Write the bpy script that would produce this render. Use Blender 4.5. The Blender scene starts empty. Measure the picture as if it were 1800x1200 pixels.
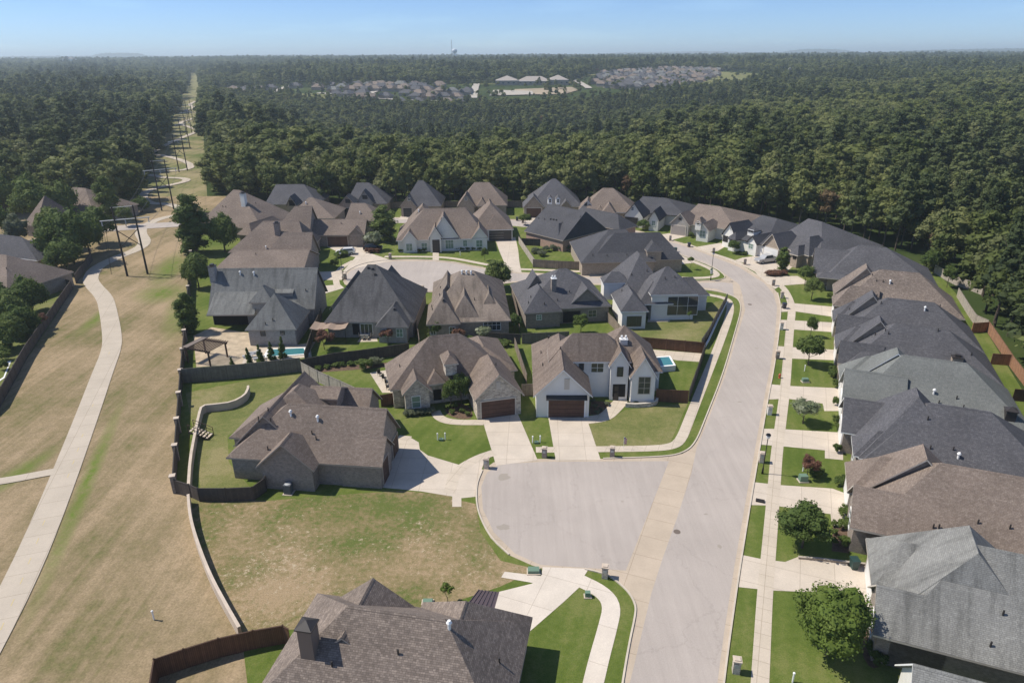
import bpy, math, random
import numpy as np
from mathutils import Vector, Matrix, Euler
random.seed(7); np.random.seed(7)
R = math.radians
S = bpy.context.scene
col = S.collection

# ------------------------------------------------------------------ camera, sky, sun, exposure
CAMH = 45.0; PITCH = math.atan(504/1200.0); ROLL = R(0.35); FP = 1200.0
cp, sp = math.cos(PITCH), math.sin(PITCH); cr, sr = math.cos(ROLL), math.sin(ROLL)
cd = bpy.data.cameras.new('camera'); cam = bpy.data.objects.new('camera', cd); col.objects.link(cam)
fw = Vector((0, cp, -sp)); dn = Vector((0, -sp, -cp)); rx = Vector((1, 0, 0))
rt = cr*rx + sr*dn; up = -(-sr*rx + cr*dn)
M = Matrix.Identity(4)
for i in range(3):
    M[i][0] = rt[i]; M[i][1] = up[i]; M[i][2] = -fw[i]
M[0][3], M[1][3], M[2][3] = 0, 0, CAMH
cam.matrix_world = M
cd.sensor_width = 36; cd.lens = 24.0; cd.clip_start = 0.5; cd.clip_end = 60000
S.camera = cam
SUN_EL, SUN_AZ = R(54), R(-80)       # sun stands to the left and slightly beyond; azimuth from +Y towards +X
W = bpy.data.worlds.new('World'); S.world = W; W.use_nodes = True
nt = W.node_tree; bg = nt.nodes['Background']
sky = nt.nodes.new('ShaderNodeTexSky'); sky.sky_type = 'NISHITA'; sky.sun_disc = False
sky.sun_elevation = SUN_EL; sky.sun_rotation = SUN_AZ; sky.altitude = 100; sky.air_density = 1.0; sky.dust_density = 0.1; sky.ozone_density = 3.0
SKYK = 0.125; HAZE = 0.00016
_tc = nt.nodes.new('ShaderNodeTexCoord'); _sx = nt.nodes.new('ShaderNodeSeparateXYZ'); nt.links.new(_tc.outputs['Generated'], _sx.inputs[0])
_rp = nt.nodes.new('ShaderNodeValToRGB'); nt.links.new(_sx.outputs[2], _rp.inputs[0]); _e = _rp.color_ramp.elements
_e[0].position = 0.0; _e[0].color = (.46, .67, 1.1, 1); _e[1].position = .5; _e[1].color = (.86, .80, .82, 1); _m = _e.new(.12); _m.color = (.42, .53, .81, 1)
_mx = nt.nodes.new('ShaderNodeMix'); _mx.data_type = 'RGBA'; _mx.blend_type = 'MULTIPLY'; _mx.inputs[0].default_value = 1
nt.links.new(sky.outputs[0], _mx.inputs[6]); nt.links.new(_rp.outputs[0], _mx.inputs[7])
# a few faint wisps of cloud
_mp = nt.nodes.new('ShaderNodeMapping'); _mp.inputs['Scale'].default_value = (2.2, 2.2, 16); nt.links.new(_tc.outputs['Generated'], _mp.inputs[0])
_ns = nt.nodes.new('ShaderNodeTexNoise'); _ns.inputs['Scale'].default_value = 2.2; _ns.inputs['Detail'].default_value = 7; nt.links.new(_mp.outputs[0], _ns.inputs['Vector'])
_cr = nt.nodes.new('ShaderNodeValToRGB'); nt.links.new(_ns.outputs[0], _cr.inputs[0]); _cr.color_ramp.elements[0].position = .52; _cr.color_ramp.elements[0].color = (1, 1, 1, 1); _cr.color_ramp.elements[1].position = .78; _cr.color_ramp.elements[1].color = (1.22, 1.16, 1.08, 1)
_m2 = nt.nodes.new('ShaderNodeMix'); _m2.data_type = 'RGBA'; _m2.blend_type = 'MULTIPLY'; _m2.inputs[0].default_value = 1
nt.links.new(_mx.outputs[2], _m2.inputs[6]); nt.links.new(_cr.outputs[0], _m2.inputs[7]); nt.links.new(_m2.outputs[2], bg.inputs[0]); bg.inputs[1].default_value = SKYK
sd = bpy.data.lights.new('sun', 'SUN'); sd.energy = 4.45; sd.angle = R(0.5); sd.color = (1.0, 0.93, 0.82)
so = bpy.data.objects.new('sun', sd); col.objects.link(so)
sv = Vector((math.sin(SUN_AZ)*math.cos(SUN_EL), math.cos(SUN_AZ)*math.cos(SUN_EL), math.sin(SUN_EL)))
so.rotation_euler = sv.to_track_quat('Z', 'Y').to_euler(); so.location = (0, 0, 300)
S.view_settings.view_transform = 'Standard'; S.view_settings.look = 'None'; S.view_settings.gamma = 1
S.view_settings.exposure = 0.3
S.render.resolution_x = 1024; S.render.resolution_y = 682
S.render.engine = 'CYCLES'
S.cycles.max_bounces = 5; S.cycles.diffuse_bounces = 2; S.cycles.glossy_bounces = 2; S.cycles.transmission_bounces = 2
S.cycles.volume_bounces = 1; S.cycles.transparent_max_bounces = 4; S.cycles.caustics_reflective = False; S.cycles.caustics_refractive = False

# ------------------------------------------------------------------ pixel -> world (surveying the photo)
def ray(x, y):
    a = (x-900)/FP; b = (y-600)/FP
    a, b = a*cr-b*sr, a*sr+b*cr
    return Vector((a, cp-b*sp, -(sp+b*cp)))
def G(x, y, z=0.0):
    d = ray(x, y); t = (z-CAMH)/d.z
    return Vector((d.x*t, d.y*t, z))
def interp(x, xs, ys):
    return float(np.interp(x, xs, ys))
TD = [0, 250, 400, 600, 760, 950, 1250, 1600, 3000, 6000, 12000, 30000]
TC = [-400, 150, 300, 420, 560, 700, 1000, 1300, 1800, 2300]
TT = np.array([
    [0, 0, 0, 0, 2, 5, 6, 8, 14, 15.84, 23, 20],
    [0, 0, 0, 1, 3, 4, 5, 8, 14, 14.4, 23, 20],
    [0, 0, 0, 0, 0, 0, 0, 3, 14, 15.84, 23, 20],
    [0, 0, -1, -3, -3, 0, 6, 10, 16, 17.28, 23, 20],
    [0, 0, -11, -22, -12, 4, 14, 17, 16, 15.84, 23, 20],
    [0, 0, -14, -27, -11, 6, 14, 17, 16, 17.28, 23, 20],
    [0, 0, -13, -25, -11, 5, 15, 21, 16, 18, 23, 20],
    [0, 0, -3, -6, -3, 3, 12, 20, 16, 21.6, 23, 20],
    [0, 0, 1, 4, 7, 10, 15, 18, 16, 24.48, 23, 20],
    [0, 0, 2, 5, 9, 12, 17, 20, 16, 24.48, 23, 20]], float)
def smo(a):
    return a*a*(3-2*a)
def TH(X, Y):
    """height of the terrain, vectorised"""
    X = np.asarray(X, float); Y = np.maximum(np.asarray(Y, float), 1.0)
    px = np.clip(900+1301*X/Y, TC[0], TC[-1]-1e-3); D = np.clip(Y, 0, 29999)
    ci = np.clip(np.searchsorted(TC, px, side='right')-1, 0, len(TC)-2); di = np.clip(np.searchsorted(TD, D, side='right')-1, 0, len(TD)-2)
    tc = np.array(TC, float); td = np.array(TD, float)
    fx = smo((px-tc[ci])/(tc[ci+1]-tc[ci])); fy = (D-td[di])/(td[di+1]-td[di])
    z = (TT[ci, di]*(1-fx)+TT[ci+1, di]*fx)*(1-fy)+(TT[ci, di+1]*(1-fx)+TT[ci+1, di+1]*fx)*fy
    far = np.clip((D-1800)/2500, 0, 1)
    for hx, hd, hh, wx, wd in ((1440, 9500, 78, 60, 900), (215, 9000, 60, 45, 800), (640, 12000, 50, 200, 1500), (1180, 11000, 48, 120, 1500), (1700, 8000, 40, 160, 1500)):
        z = z+hh*.62*np.exp(-((900+1301*X/Y-hx)/wx)**4-((Y-hd)/wd)**2)
    z = z+far*(7*np.sin(X/610+1.3)*np.cos(Y/890)+9*np.sin(X/1710+Y/2300+.5)+6*np.sin(Y/1450-X/2900))*np.clip(1.6-D/20000, .25, 1)
    return z
def GT(x, y, dz=0.0):
    z = 0.0
    for _ in range(40):
        p = G(x, y, z); z = z*.5+.5*(float(TH(p.x, p.y))+dz)
    return G(x, y, z)

# ------------------------------------------------------------------ object helpers
def tag(o, label=None, cat=None, group=None, kind=None):
    if label: o['label'] = label
    if cat: o['category'] = cat
    if group: o['group'] = group
    if kind: o['kind'] = kind
    return o
def empty(name, loc, label=None, cat=None, group=None, rz=0.0):
    o = bpy.data.objects.new(name, None); col.objects.link(o); o.location = loc; o.rotation_euler = (0, 0, rz)
    o.empty_display_size = 0.5
    return tag(o, label, cat, group)
class MB:
    def __init__(s): s.v = []; s.f = []
    def add(s, vs, fs):
        n = len(s.v); s.v += [tuple(v) for v in vs]; s.f += [tuple(i+n for i in f) for f in fs]; return s
    def box(s, c, sx, sy, sz, rz=0.0, taper=1.0):
        c = Vector(c); q = Matrix.Rotation(rz, 3, 'Z'); vs = []
        for k, dz in ((1, -sz/2), (taper, sz/2)):
            for dx, dy in ((-1, -1), (1, -1), (1, 1), (-1, 1)):
                vs.append(c+q @ Vector((dx*sx/2*k, dy*sy/2*k, dz)))
        return s.add(vs, [(3, 2, 1, 0), (4, 5, 6, 7), (0, 1, 5, 4), (1, 2, 6, 5), (2, 3, 7, 6), (3, 0, 4, 7)])
    def tube(s, a, b, r0, r1=None, n=8, cap=True):
        a, b = Vector(a), Vector(b); r1 = r0 if r1 is None else r1
        d = (b-a).normalized(); x = d.orthogonal().normalized(); y = d.cross(x); vs = []
        for p, r in ((a, r0), (b, r1)):
            for i in range(n):
                t = 2*math.pi*i/n; vs.append(p+x*math.cos(t)*r+y*math.sin(t)*r)
        fs = [(i, (i+1) % n, n+(i+1) % n, n+i) for i in range(n)]
        if cap: fs += [tuple(range(n-1, -1, -1)), tuple(range(n, 2*n))]
        return s.add(vs, fs)
    def lathe(s, c, prof, n=14):
        c = Vector(c); vs = []
        for r, z in prof:
            for i in range(n):
                t = 2*math.pi*i/n; vs.append(c+Vector((r*math.cos(t), r*math.sin(t), z)))
        fs = []
        for k in range(len(prof)-1):
            for i in range(n):
                fs.append((k*n+i, k*n+(i+1) % n, (k+1)*n+(i+1) % n, (k+1)*n+i))
        fs += [tuple(range(n-1, -1, -1)), tuple(range((len(prof)-1)*n, len(prof)*n))]
        return s.add(vs, fs)
    def build(s, name, mat, parent=None, origin=None, smooth=False):
        me = bpy.data.meshes.new(name)
        o = bpy.data.objects.new(name, me)
        off = Vector((0, 0, 0))
        if parent is not None:
            off = Vector(parent_world(parent))
        elif origin is not None:
            off = Vector(origin); o.location = off
        me.from_pydata([(v[0]-off[0], v[1]-off[1], v[2]-off[2]) for v in s.v], [], s.f)
        if mat is not None: me.materials.append(mat)
        if smooth:
            for p in me.polygons: p.use_smooth = True
        me.update(); col.objects.link(o)
        if parent is not None: o.parent = parent
        return o
def parent_world(p):
    v = Vector(p.location)
    while p.parent: p = p.parent; v = v+Vector(p.location)
    return v

# ------------------------------------------------------------------ materials
def newmat(name):
    m = bpy.data.materials.new(name); m.use_nodes = True
    n = m.node_tree; return m, n, n.nodes['Principled BSDF']
def N(nt, t, **kw):
    n = nt.nodes.new(t)
    for k, v in kw.items(): setattr(n, k, v)
    return n
def ramp(nt, fac, stops, interp='LINEAR'):
    r = N(nt, 'ShaderNodeValToRGB'); r.color_ramp.interpolation = interp
    e = r.color_ramp.elements
    while len(e) < len(stops): e.new(0.5)
    for i, (p, c) in enumerate(stops):
        e[i].position = p; e[i].color = (c[0], c[1], c[2], 1)
    nt.links.new(fac, r.inputs[0]); return r.outputs[0]
def noise(nt, scale, detail=4, rough=.55, vec=None, out=0):
    n = N(nt, 'ShaderNodeTexNoise'); n.inputs['Scale'].default_value = scale; n.inputs['Detail'].default_value = detail; n.inputs['Roughness'].default_value = rough
    if vec is None: vec = N(nt, 'ShaderNodeNewGeometry').outputs['Position']
    nt.links.new(vec, n.inputs['Vector']); return n.outputs[out]
def mix(nt, fac, a, b, mode='MIX'):
    m = N(nt, 'ShaderNodeMix', data_type='RGBA', blend_type=mode)
    def s(i, v):
        if hasattr(v, 'links'): nt.links.new(v, m.inputs[i])
        elif isinstance(v, (int, float)): m.inputs[i].default_value = v
        else: m.inputs[i].default_value = (v[0], v[1], v[2], 1)
    s(0, fac); s(6, a); s(7, b)
    return m.outputs[2]
def mth(nt, op, a, b=None, clamp=False):
    m = N(nt, 'ShaderNodeMath', operation=op, use_clamp=clamp)
    for i, v in enumerate((a, b)):
        if v is None: continue
        if hasattr(v, 'links'): nt.links.new(v, m.inputs[i])
        else: m.inputs[i].default_value = v
    return m.outputs[0]
def vm(nt, op, a, b=None):
    m = N(nt, 'ShaderNodeVectorMath', operation=op)
    for i, v in enumerate((a, b)):
        if v is None: continue
        if hasattr(v, 'links'): nt.links.new(v, m.inputs[i])
        else: m.inputs[i].default_value = v
    return m.outputs['Value'] if op in ('DOT_PRODUCT', 'LENGTH') else m.outputs[0]
def surf_uv(nt):
    """metres along and up any wall or slope"""
    g = N(nt, 'ShaderNodeNewGeometry'); T = vm(nt, 'NORMALIZE', vm(nt, 'CROSS_PRODUCT', g.outputs['True Normal'], (0, 0, 1)))
    B = vm(nt, 'CROSS_PRODUCT', T, g.outputs['True Normal'])
    c = N(nt, 'ShaderNodeCombineXYZ')
    nt.links.new(vm(nt, 'DOT_PRODUCT', g.outputs['Position'], T), c.inputs[0]); nt.links.new(vm(nt, 'DOT_PRODUCT', g.outputs['Position'], B), c.inputs[1])
    return c.outputs[0]
def plain(name, c, rough=.7, metal=0.0, var=.0, vs=1.0, spec=None):
    m, nt, b = newmat(name); b.inputs['Roughness'].default_value = rough; b.inputs['Metallic'].default_value = metal
    if spec is not None: b.inputs['Specular IOR Level'].default_value = spec
    if var:
        f = noise(nt, vs); o = ramp(nt, f, [(.3, [k*(1-var) for k in c]), (.7, [min(1, k*(1+var)) for k in c])]); nt.links.new(o, b.inputs['Base Color'])
    else: b.inputs['Base Color'].default_value = (*c, 1)
    return m
def shingle(name, ca, cb, cc=None, streak=0.0, contrast=1.0):
    m, nt, b = newmat(name); uv = surf_uv(nt)
    br = N(nt, 'ShaderNodeTexBrick'); nt.links.new(uv, br.inputs['Vector']); br.offset = .37; br.offset_frequency = 2; br.squash = .6; br.squash_frequency = 3
    br.inputs['Scale'].default_value = 1; br.inputs['Brick Width'].default_value = .34; br.inputs['Row Height'].default_value = .145
    br.inputs['Mortar Size'].default_value = .012; br.inputs['Mortar Smooth'].default_value = .6; br.inputs['Bias'].default_value = -.1
    br.inputs['Color1'].default_value = (*ca, 1); br.inputs['Color2'].default_value = (*cb, 1); br.inputs['Mortar'].default_value = (*[k*.45 for k in ca], 1)
    f2 = ramp(nt, noise(nt, 2.6, 5, .8, uv), [(.4, (0, 0, 0)), (.62, (1, 1, 1))]); c = mix(nt, mth(nt, 'MULTIPLY', f2, .6), br.outputs['Color'], cc or [(x+y)*.5*.7 for x, y in zip(ca, cb)])
    f3 = noise(nt, .22, 3, .5, uv); c = mix(nt, 1.0, c, ramp(nt, f3, [(.3, (.84, .84, .84)), (.7, (1.1, 1.1, 1.1))]), 'MULTIPLY')
    if streak:
        mp = N(nt, 'ShaderNodeMapping'); mp.inputs['Scale'].default_value = (1.0, .16, 1); nt.links.new(uv, mp.inputs[0])
        f = noise(nt, 1.0, 5, .6, mp.outputs[0]); s = ramp(nt, f, [(.47, (1, 1, 1)), (.68, (1-streak,)*3)]); c = mix(nt, 1.0, c, s, 'MULTIPLY')
    nt.links.new(c, b.inputs['Base Color']); b.inputs['Roughness'].default_value = .9; b.inputs['Specular IOR Level'].default_value = .25
    bp = N(nt, 'ShaderNodeBump'); bp.inputs['Strength'].default_value = .55; bp.inputs['Distance'].default_value = .02
    nt.links.new(br.outputs['Fac'], bp.inputs['Height']); bp.invert = True; nt.links.new(bp.outputs[0], b.inputs['Normal'])
    return m
def brick(name, ca, cb, mortar, w=.21, h=.075, var=.25):
    m, nt, b = newmat(name); uv = surf_uv(nt)
    br = N(nt, 'ShaderNodeTexBrick'); nt.links.new(uv, br.inputs['Vector'])
    br.inputs['Scale'].default_value = 1; br.inputs['Brick Width'].default_value = w; br.inputs['Row Height'].default_value = h
    br.inputs['Mortar Size'].default_value = h*.14; br.inputs['Mortar Smooth'].default_value = .3
    br.inputs['Color1'].default_value = (*ca, 1); br.inputs['Color2'].default_value = (*cb, 1); br.inputs['Mortar'].default_value = (*mortar, 1)
    f = noise(nt, 2.2, 5, .7, uv); c = mix(nt, 1.0, br.outputs['Color'], ramp(nt, f, [(.3, (1-var,)*3), (.7, (1+var*.6,)*3)]), 'MULTIPLY')
    nt.links.new(c, b.inputs['Base Color']); b.inputs['Roughness'].default_value = .9
    return m
def grass(name, cs, patch=.12, fine=3.0, stripe=0.0, speck=None, k=1.3):
    """cs: three colours from lush to dry"""
    m, nt, b = newmat(name)
    pos = N(nt, 'ShaderNodeNewGeometry').outputs['Position']
    f1 = noise(nt, patch, 6, .6); f2 = noise(nt, fine, 5, .7); f3 = noise(nt, fine*5, 3, .7)
    f = mth(nt, 'ADD', mth(nt, 'MULTIPLY', f1, .64), mth(nt, 'MULTIPLY', f2, .36))
    f = mth(nt, 'ADD', mth(nt, 'MULTIPLY', mth(nt, 'SUBTRACT', f, .5), k), .5)
    if stripe:
        w = N(nt, 'ShaderNodeTexWave'); w.inputs['Scale'].default_value = .22; w.inputs['Distortion'].default_value = 1.5; w.inputs['Detail'].default_value = 1
        mp = N(nt, 'ShaderNodeMapping'); mp.inputs['Rotation'].default_value = (0, 0, R(20)); nt.links.new(pos, mp.inputs[0]); nt.links.new(mp.outputs[0], w.inputs[0])
        f = mth(nt, 'ADD', f, mth(nt, 'MULTIPLY', mth(nt, 'SUBTRACT', w.outputs['Fac'], .5), stripe))
    c = ramp(nt, f, [(.36, cs[0]), (.5, cs[1]), (.64, cs[2])])
    c = mix(nt, 1.0, c, ramp(nt, f3, [(.3, (.72, .72, .72)), (.7, (1.25, 1.25, 1.25))]), 'MULTIPLY')
    if speck:
        v = noise(nt, 1.6, 9, .85); v2 = noise(nt, .07, 2, .5); c = mix(nt, ramp(nt, mth(nt, 'ADD', v, mth(nt, 'MULTIPLY', v2, .22)), [(.68, (0, 0, 0)), (.73, (1, 1, 1))]), c, speck)
    nt.links.new(c, b.inputs['Base Color']); b.inputs['Roughness'].default_value = 1; b.inputs['Specular IOR Level'].default_value = .1
    bp = N(nt, 'ShaderNodeBump'); bp.inputs['Strength'].default_value = .6; bp.inputs['Distance'].default_value = .05
    nt.links.new(f3, bp.inputs['Height']); nt.links.new(bp.outputs[0], b.inputs['Normal'])
    return m
def concrete(name, c, joint=0.0, stain=.12, rot=22):
    m, nt, b = newmat(name)
    f1 = noise(nt, .35, 6, .65); f2 = noise(nt, 6, 4, .7)
    o = mix(nt, 1.0, ramp(nt, f1, [(.3, [k*(1-stain) for k in c]), (.7, [k*(1+stain*.5) for k in c])]), ramp(nt, f2, [(.3, (.93,)*3), (.7, (1.05,)*3)]), 'MULTIPLY')
    if joint:
        pos = N(nt, 'ShaderNodeNewGeometry').outputs['Position']; mp = N(nt, 'ShaderNodeMapping'); mp.inputs['Rotation'].default_value = (0, 0, R(rot)); nt.links.new(pos, mp.inputs[0])
        br = N(nt, 'ShaderNodeTexBrick'); nt.links.new(mp.outputs[0], br.inputs['Vector']); br.offset = 0
        br.inputs['Scale'].default_value = 1; br.inputs['Brick Width'].default_value = joint; br.inputs['Row Height'].default_value = joint
        br.inputs['Mortar Size'].default_value = .03; br.inputs['Color1'].default_value = (1, 1, 1, 1); br.inputs['Color2'].default_value = (.96, .96, .95, 1); br.inputs['Mortar'].default_value = (.72, .7, .67, 1)
        o = mix(nt, 1.0, o, br.outputs['Color'], 'MULTIPLY')
    nt.links.new(o, b.inputs['Base Color']); b.inputs['Roughness'].default_value = .9; b.inputs['Specular IOR Level'].default_value = .2
    return m
def asphalt(name, c):
    m, nt, b = newmat(name)
    f1 = noise(nt, .09, 5, .6); f2 = noise(nt, 9, 4, .8)
    mp = N(nt, 'ShaderNodeMapping'); mp.inputs['Rotation'].default_value = (0, 0, R(22.6)); mp.inputs['Scale'].default_value = (1.2, .06, 1)
    nt.links.new(N(nt, 'ShaderNodeNewGeometry').outputs['Position'], mp.inputs[0]); f3 = noise(nt, 1.0, 5, .7, mp.outputs[0])
    o = mix(nt, 1.0, ramp(nt, f1, [(.3, [k*.9 for k in c]), (.7, [k*1.07 for k in c])]), ramp(nt, f2, [(.3, (.9,)*3), (.7, (1.08,)*3)]), 'MULTIPLY')
    o = mix(nt, 1.0, o, ramp(nt, f3, [(.35, (.93,)*3), (.65, (1.04,)*3)]), 'MULTIPLY')
    # hairline cracks
    v = N(nt, 'ShaderNodeTexVoronoi'); v.feature = 'DISTANCE_TO_EDGE'; v.inputs['Scale'].default_value = .11
    wv = vm(nt, 'ADD', N(nt, 'ShaderNodeNewGeometry').outputs['Position'], vm(nt, 'MULTIPLY', noise(nt, .5, 5, .7, out=1), (3.0, 3.0, 0)))
    nt.links.new(wv, v.inputs['Vector'])
    o = mix(nt, ramp(nt, v.outputs['Distance'], [(.0, (.3,)*3), (.006, (0, 0, 0))]), o, [k*.55 for k in c])
    nt.links.new(o, b.inputs['Base Color']); b.inputs['Roughness'].default_value = .92; b.inputs['Specular IOR Level'].default_value = .2
    return m
def foliage(name, cs, rnd=.5):
    m, nt, b = newmat(name)
    oi = N(nt, 'ShaderNodeObjectInfo'); tc = N(nt, 'ShaderNodeTexCoord')
    f = noise(nt, .45, 3, .6, tc.outputs['Object'])
    k = mth(nt, 'ADD', mth(nt, 'MULTIPLY', oi.outputs['Random'], rnd), mth(nt, 'MULTIPLY', f, 1-rnd))
    if rnd > .5: k = mth(nt, 'ADD', k, mth(nt, 'MULTIPLY', mth(nt, 'SUBTRACT', noise(nt, .014, 4, .6), .5), 1.1))
    c = ramp(nt, k, [(.15, cs[0]), (.5, cs[1]), (.8, cs[2])])
    nt.links.new(c, b.inputs['Base Color']); b.inputs['Roughness'].default_value = .75; b.inputs['Specular IOR Level'].default_value = .25
    tr = N(nt, 'ShaderNodeBsdfTranslucent'); nt.links.new(c, tr.inputs[0]); mx = N(nt, 'ShaderNodeMixShader'); mx.inputs[0].default_value = .36
    nt.links.new(b.outputs[0], mx.inputs[1]); nt.links.new(tr.outputs[0], mx.inputs[2]); nt.links.new(mx.outputs[0], nt.nodes['Material Output'].inputs[0])
    return m
def planks(name, c, w=.14, dark=.45):
    m, nt, b = newmat(name); uv = surf_uv(nt)
    br = N(nt, 'ShaderNodeTexBrick'); nt.links.new(uv, br.inputs['Vector']); br.offset = 0
    br.inputs['Scale'].default_value = 1; br.inputs['Brick Width'].default_value = w; br.inputs['Row Height'].default_value = 9.0
    br.inputs['Mortar Size'].default_value = .012; br.inputs['Color1'].default_value = (*[k*.85 for k in c], 1); br.inputs['Color2'].default_value = (*[k*1.15 for k in c], 1); br.inputs['Mortar'].default_value = (*[k*dark for k in c], 1)
    f = noise(nt, 1.5, 5, .7, uv); o = mix(nt, 1.0, br.outputs['Color'], ramp(nt, f, [(.3, (.75,)*3), (.7, (1.15,)*3)]), 'MULTIPLY')
    nt.links.new(o, b.inputs['Base Color']); b.inputs['Roughness'].default_value = .85
    return m

RM = {
 'brown': shingle('brown_shingle', (0.218, 0.172, 0.141), (0.292, 0.238, 0.198), (0.125, 0.098, 0.083)),
 'brown2': shingle('weathered_brown_shingle', (0.213, 0.168, 0.139), (0.275, 0.222, 0.185), (0.119, 0.092, 0.076), streak=.3),
 'taupe': shingle('taupe_shingle', (0.187, 0.152, 0.129), (0.325, 0.267, 0.224), (0.106, 0.086, 0.074)),
 'old': shingle('stained_taupe_shingle', (0.237, 0.196, 0.161), (0.299, 0.250, 0.207), (0.150, 0.117, 0.098), streak=.45),
 'slate': shingle('slate_shingle', (0.098, 0.098, 0.107), (0.149, 0.145, 0.154), (0.062, 0.062, 0.069)),
 'slate2': shingle('dark_slate_shingle', (0.074, 0.075, 0.084), (0.105, 0.105, 0.114), (0.050, 0.050, 0.056)),
 'charcoal': shingle('weathered_charcoal_shingle', (0.101, 0.101, 0.105), (0.143, 0.141, 0.143), (0.066, 0.066, 0.069), streak=.38),
 'grey': shingle('grey_shingle', (0.184, 0.190, 0.184), (0.238, 0.241, 0.231), (0.131, 0.133, 0.131), streak=.4),
 'green': shingle('green_grey_shingle', (0.178, 0.188, 0.178), (0.226, 0.233, 0.221), (0.125, 0.131, 0.125)),
 'grey2': shingle('stained_grey_shingle', (0.238, 0.238, 0.226), (0.297, 0.297, 0.278), (0.166, 0.164, 0.154), streak=.42),
}
WM = {
 'brick': brick('grey_brown_brick', (.31, .245, .2), (.2, .155, .13), (.36, .33, .29)),
 'tan': brick('tan_brick', (.36, .29, .22), (.28, .215, .16), (.4, .35, .29)),
 'grey': brick('grey_brick', (.36, .335, .31), (.25, .225, .205), (.42, .4, .37)),
 'dark': brick('dark_brick', (.25, .21, .175), (.18, .15, .125), (.3, .275, .24)),
 'stone': brick('cream_stone', (.62, .55, .45), (.33, .27, .22), (.6, .55, .47), w=.45, h=.2, var=.4),
 'white': brick('white_painted_brick', (.74, .72, .66), (.68, .66, .60), (.66, .65, .61), var=.08),
 'stucco': plain('white_stucco', (.74, .725, .68), .9, var=.04, vs=.8),
 'red': brick('orange_brick', (.42, .25, .18), (.33, .19, .14), (.4, .34, .28)),
}
M_trim = plain('cream_trim', (.55, .5, .43), .6); M_white = plain('white_paint', (.82, .82, .8), .5); M_dktrim = plain('dark_bronze_trim', (.035, .03, .028), .5)
M_gutter = plain('tan_fascia', (.4, .34, .285), .6)
M_glass = plain('window_glass', (.035, .045, .05), .06, spec=.8); M_glassg = plain('green_tinted_glass', (.16, .24, .2), .12, spec=.7)
M_door = planks('brown_garage_door', (.11, .058, .04), w=1.0, dark=.6); M_wdoor = plain('white_garage_door', (.75, .74, .71), .5); M_bdoor = plain('black_garage_door', (.03, .03, .032), .35); M_gdoor = plain('taupe_garage_door', (.3, .27, .25), .5)
M_dark = plain('dark_opening', (.012, .011, .011), .9)  # near-black colour that stands in for the shade inside openings
M_metal = plain('dark_metal_roof', (.05, .053, .06), .35, .6); M_bmetal = plain('bronze_metal_roof', (.15, .105, .1), .4, .5)
M_conc = concrete('driveway_concrete', (.55, .48, .40), joint=3.0); M_walk = concrete('walk_concrete', (.53, .46, .375), joint=1.5)
M_concf = concrete('front_driveway_concrete', (.55, .48, .40), joint=3.2, rot=2); M_trail = concrete('trail_concrete', (.47, .41, .335), joint=3.0, stain=.1, rot=-18); M_gut = concrete('gutter_concrete', (.47, .39, .305), joint=3.0); M_new = concrete('new_concrete', (.62, .555, .48), joint=4.0)
M_asph = asphalt('street_surface', (.395, .35, .315))
M_kerb = plain('kerb_concrete', (.5, .44, .36), .9, var=.1); M_wall = plain('retaining_wall_concrete', (.5, .42, .34), .9, var=.12)
M_lawn = grass('lawn_grass', [(0.102, 0.127, 0.034), (0.135, 0.156, 0.049), (0.189, 0.184, 0.078)], .13, 2.0, stripe=.06)
M_lush = grass('lush_grass', [(0.078, 0.115, 0.021), (0.107, 0.141, 0.031), (0.152, 0.168, 0.051)], .12, 2.0, stripe=.06)
M_olive = grass('olive_grass', [(0.115, 0.135, 0.041), (0.164, 0.168, 0.061), (0.230, 0.205, 0.098)], .12, 1.2)
M_dry = grass('dry_grass', [(0.123, 0.131, 0.057), (0.221, 0.184, 0.107), (0.295, 0.242, 0.156)], .075, .9)
M_lot = grass('vacant_lot_grass', [(.105, .13, .036), (.2, .165, .08), (.31, .232, .14)], .075, 1.7, speck=(.42, .345, .24), k=1.7)
M_dirt = plain('bare_dirt', (.42, .34, .24), 1, var=.25, vs=.8); M_mulch = plain('mulch', (.11, .07, .045), 1, var=.4, vs=3)
M_bark = plain('bark', (.09, .068, .05), .95, var=.3, vs=5)
FG = foliage('forest_foliage', [(.062, .086, .021), (.128, .154, .041), (.195, .21, .072)], .6)
FP_ = foliage('pine_foliage', [(.052, .074, .027), (.088, .114, .041), (.13, .156, .058)], .6)
FGL = foliage('pale_forest_foliage', [(.11, .13, .05), (.155, .172, .065), (.21, .22, .095)], .6); FGR = foliage('rusty_foliage', [(.12, .075, .04), (.15, .10, .052), (.19, .14, .07)], .6)
FY = foliage('garden_foliage', [(.06, .10, .024), (.105, .15, .035), (.155, .195, .055)], .35)
FL = foliage('bright_foliage', [(.07, .12, .022), (.12, .175, .032), (.17, .22, .05)], .2)
FR = foliage('red_foliage', [(.10, .05, .035), (.17, .085, .055), (.24, .13, .08)], .3)
FS = foliage('silver_foliage', [(.10, .12, .07), (.15, .17, .10), (.22, .24, .15)], .3)
FW = foliage('white_blossom_foliage', [(.08, .12, .04), (.25, .28, .17), (.75, .75, .66)], .05)

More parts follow.
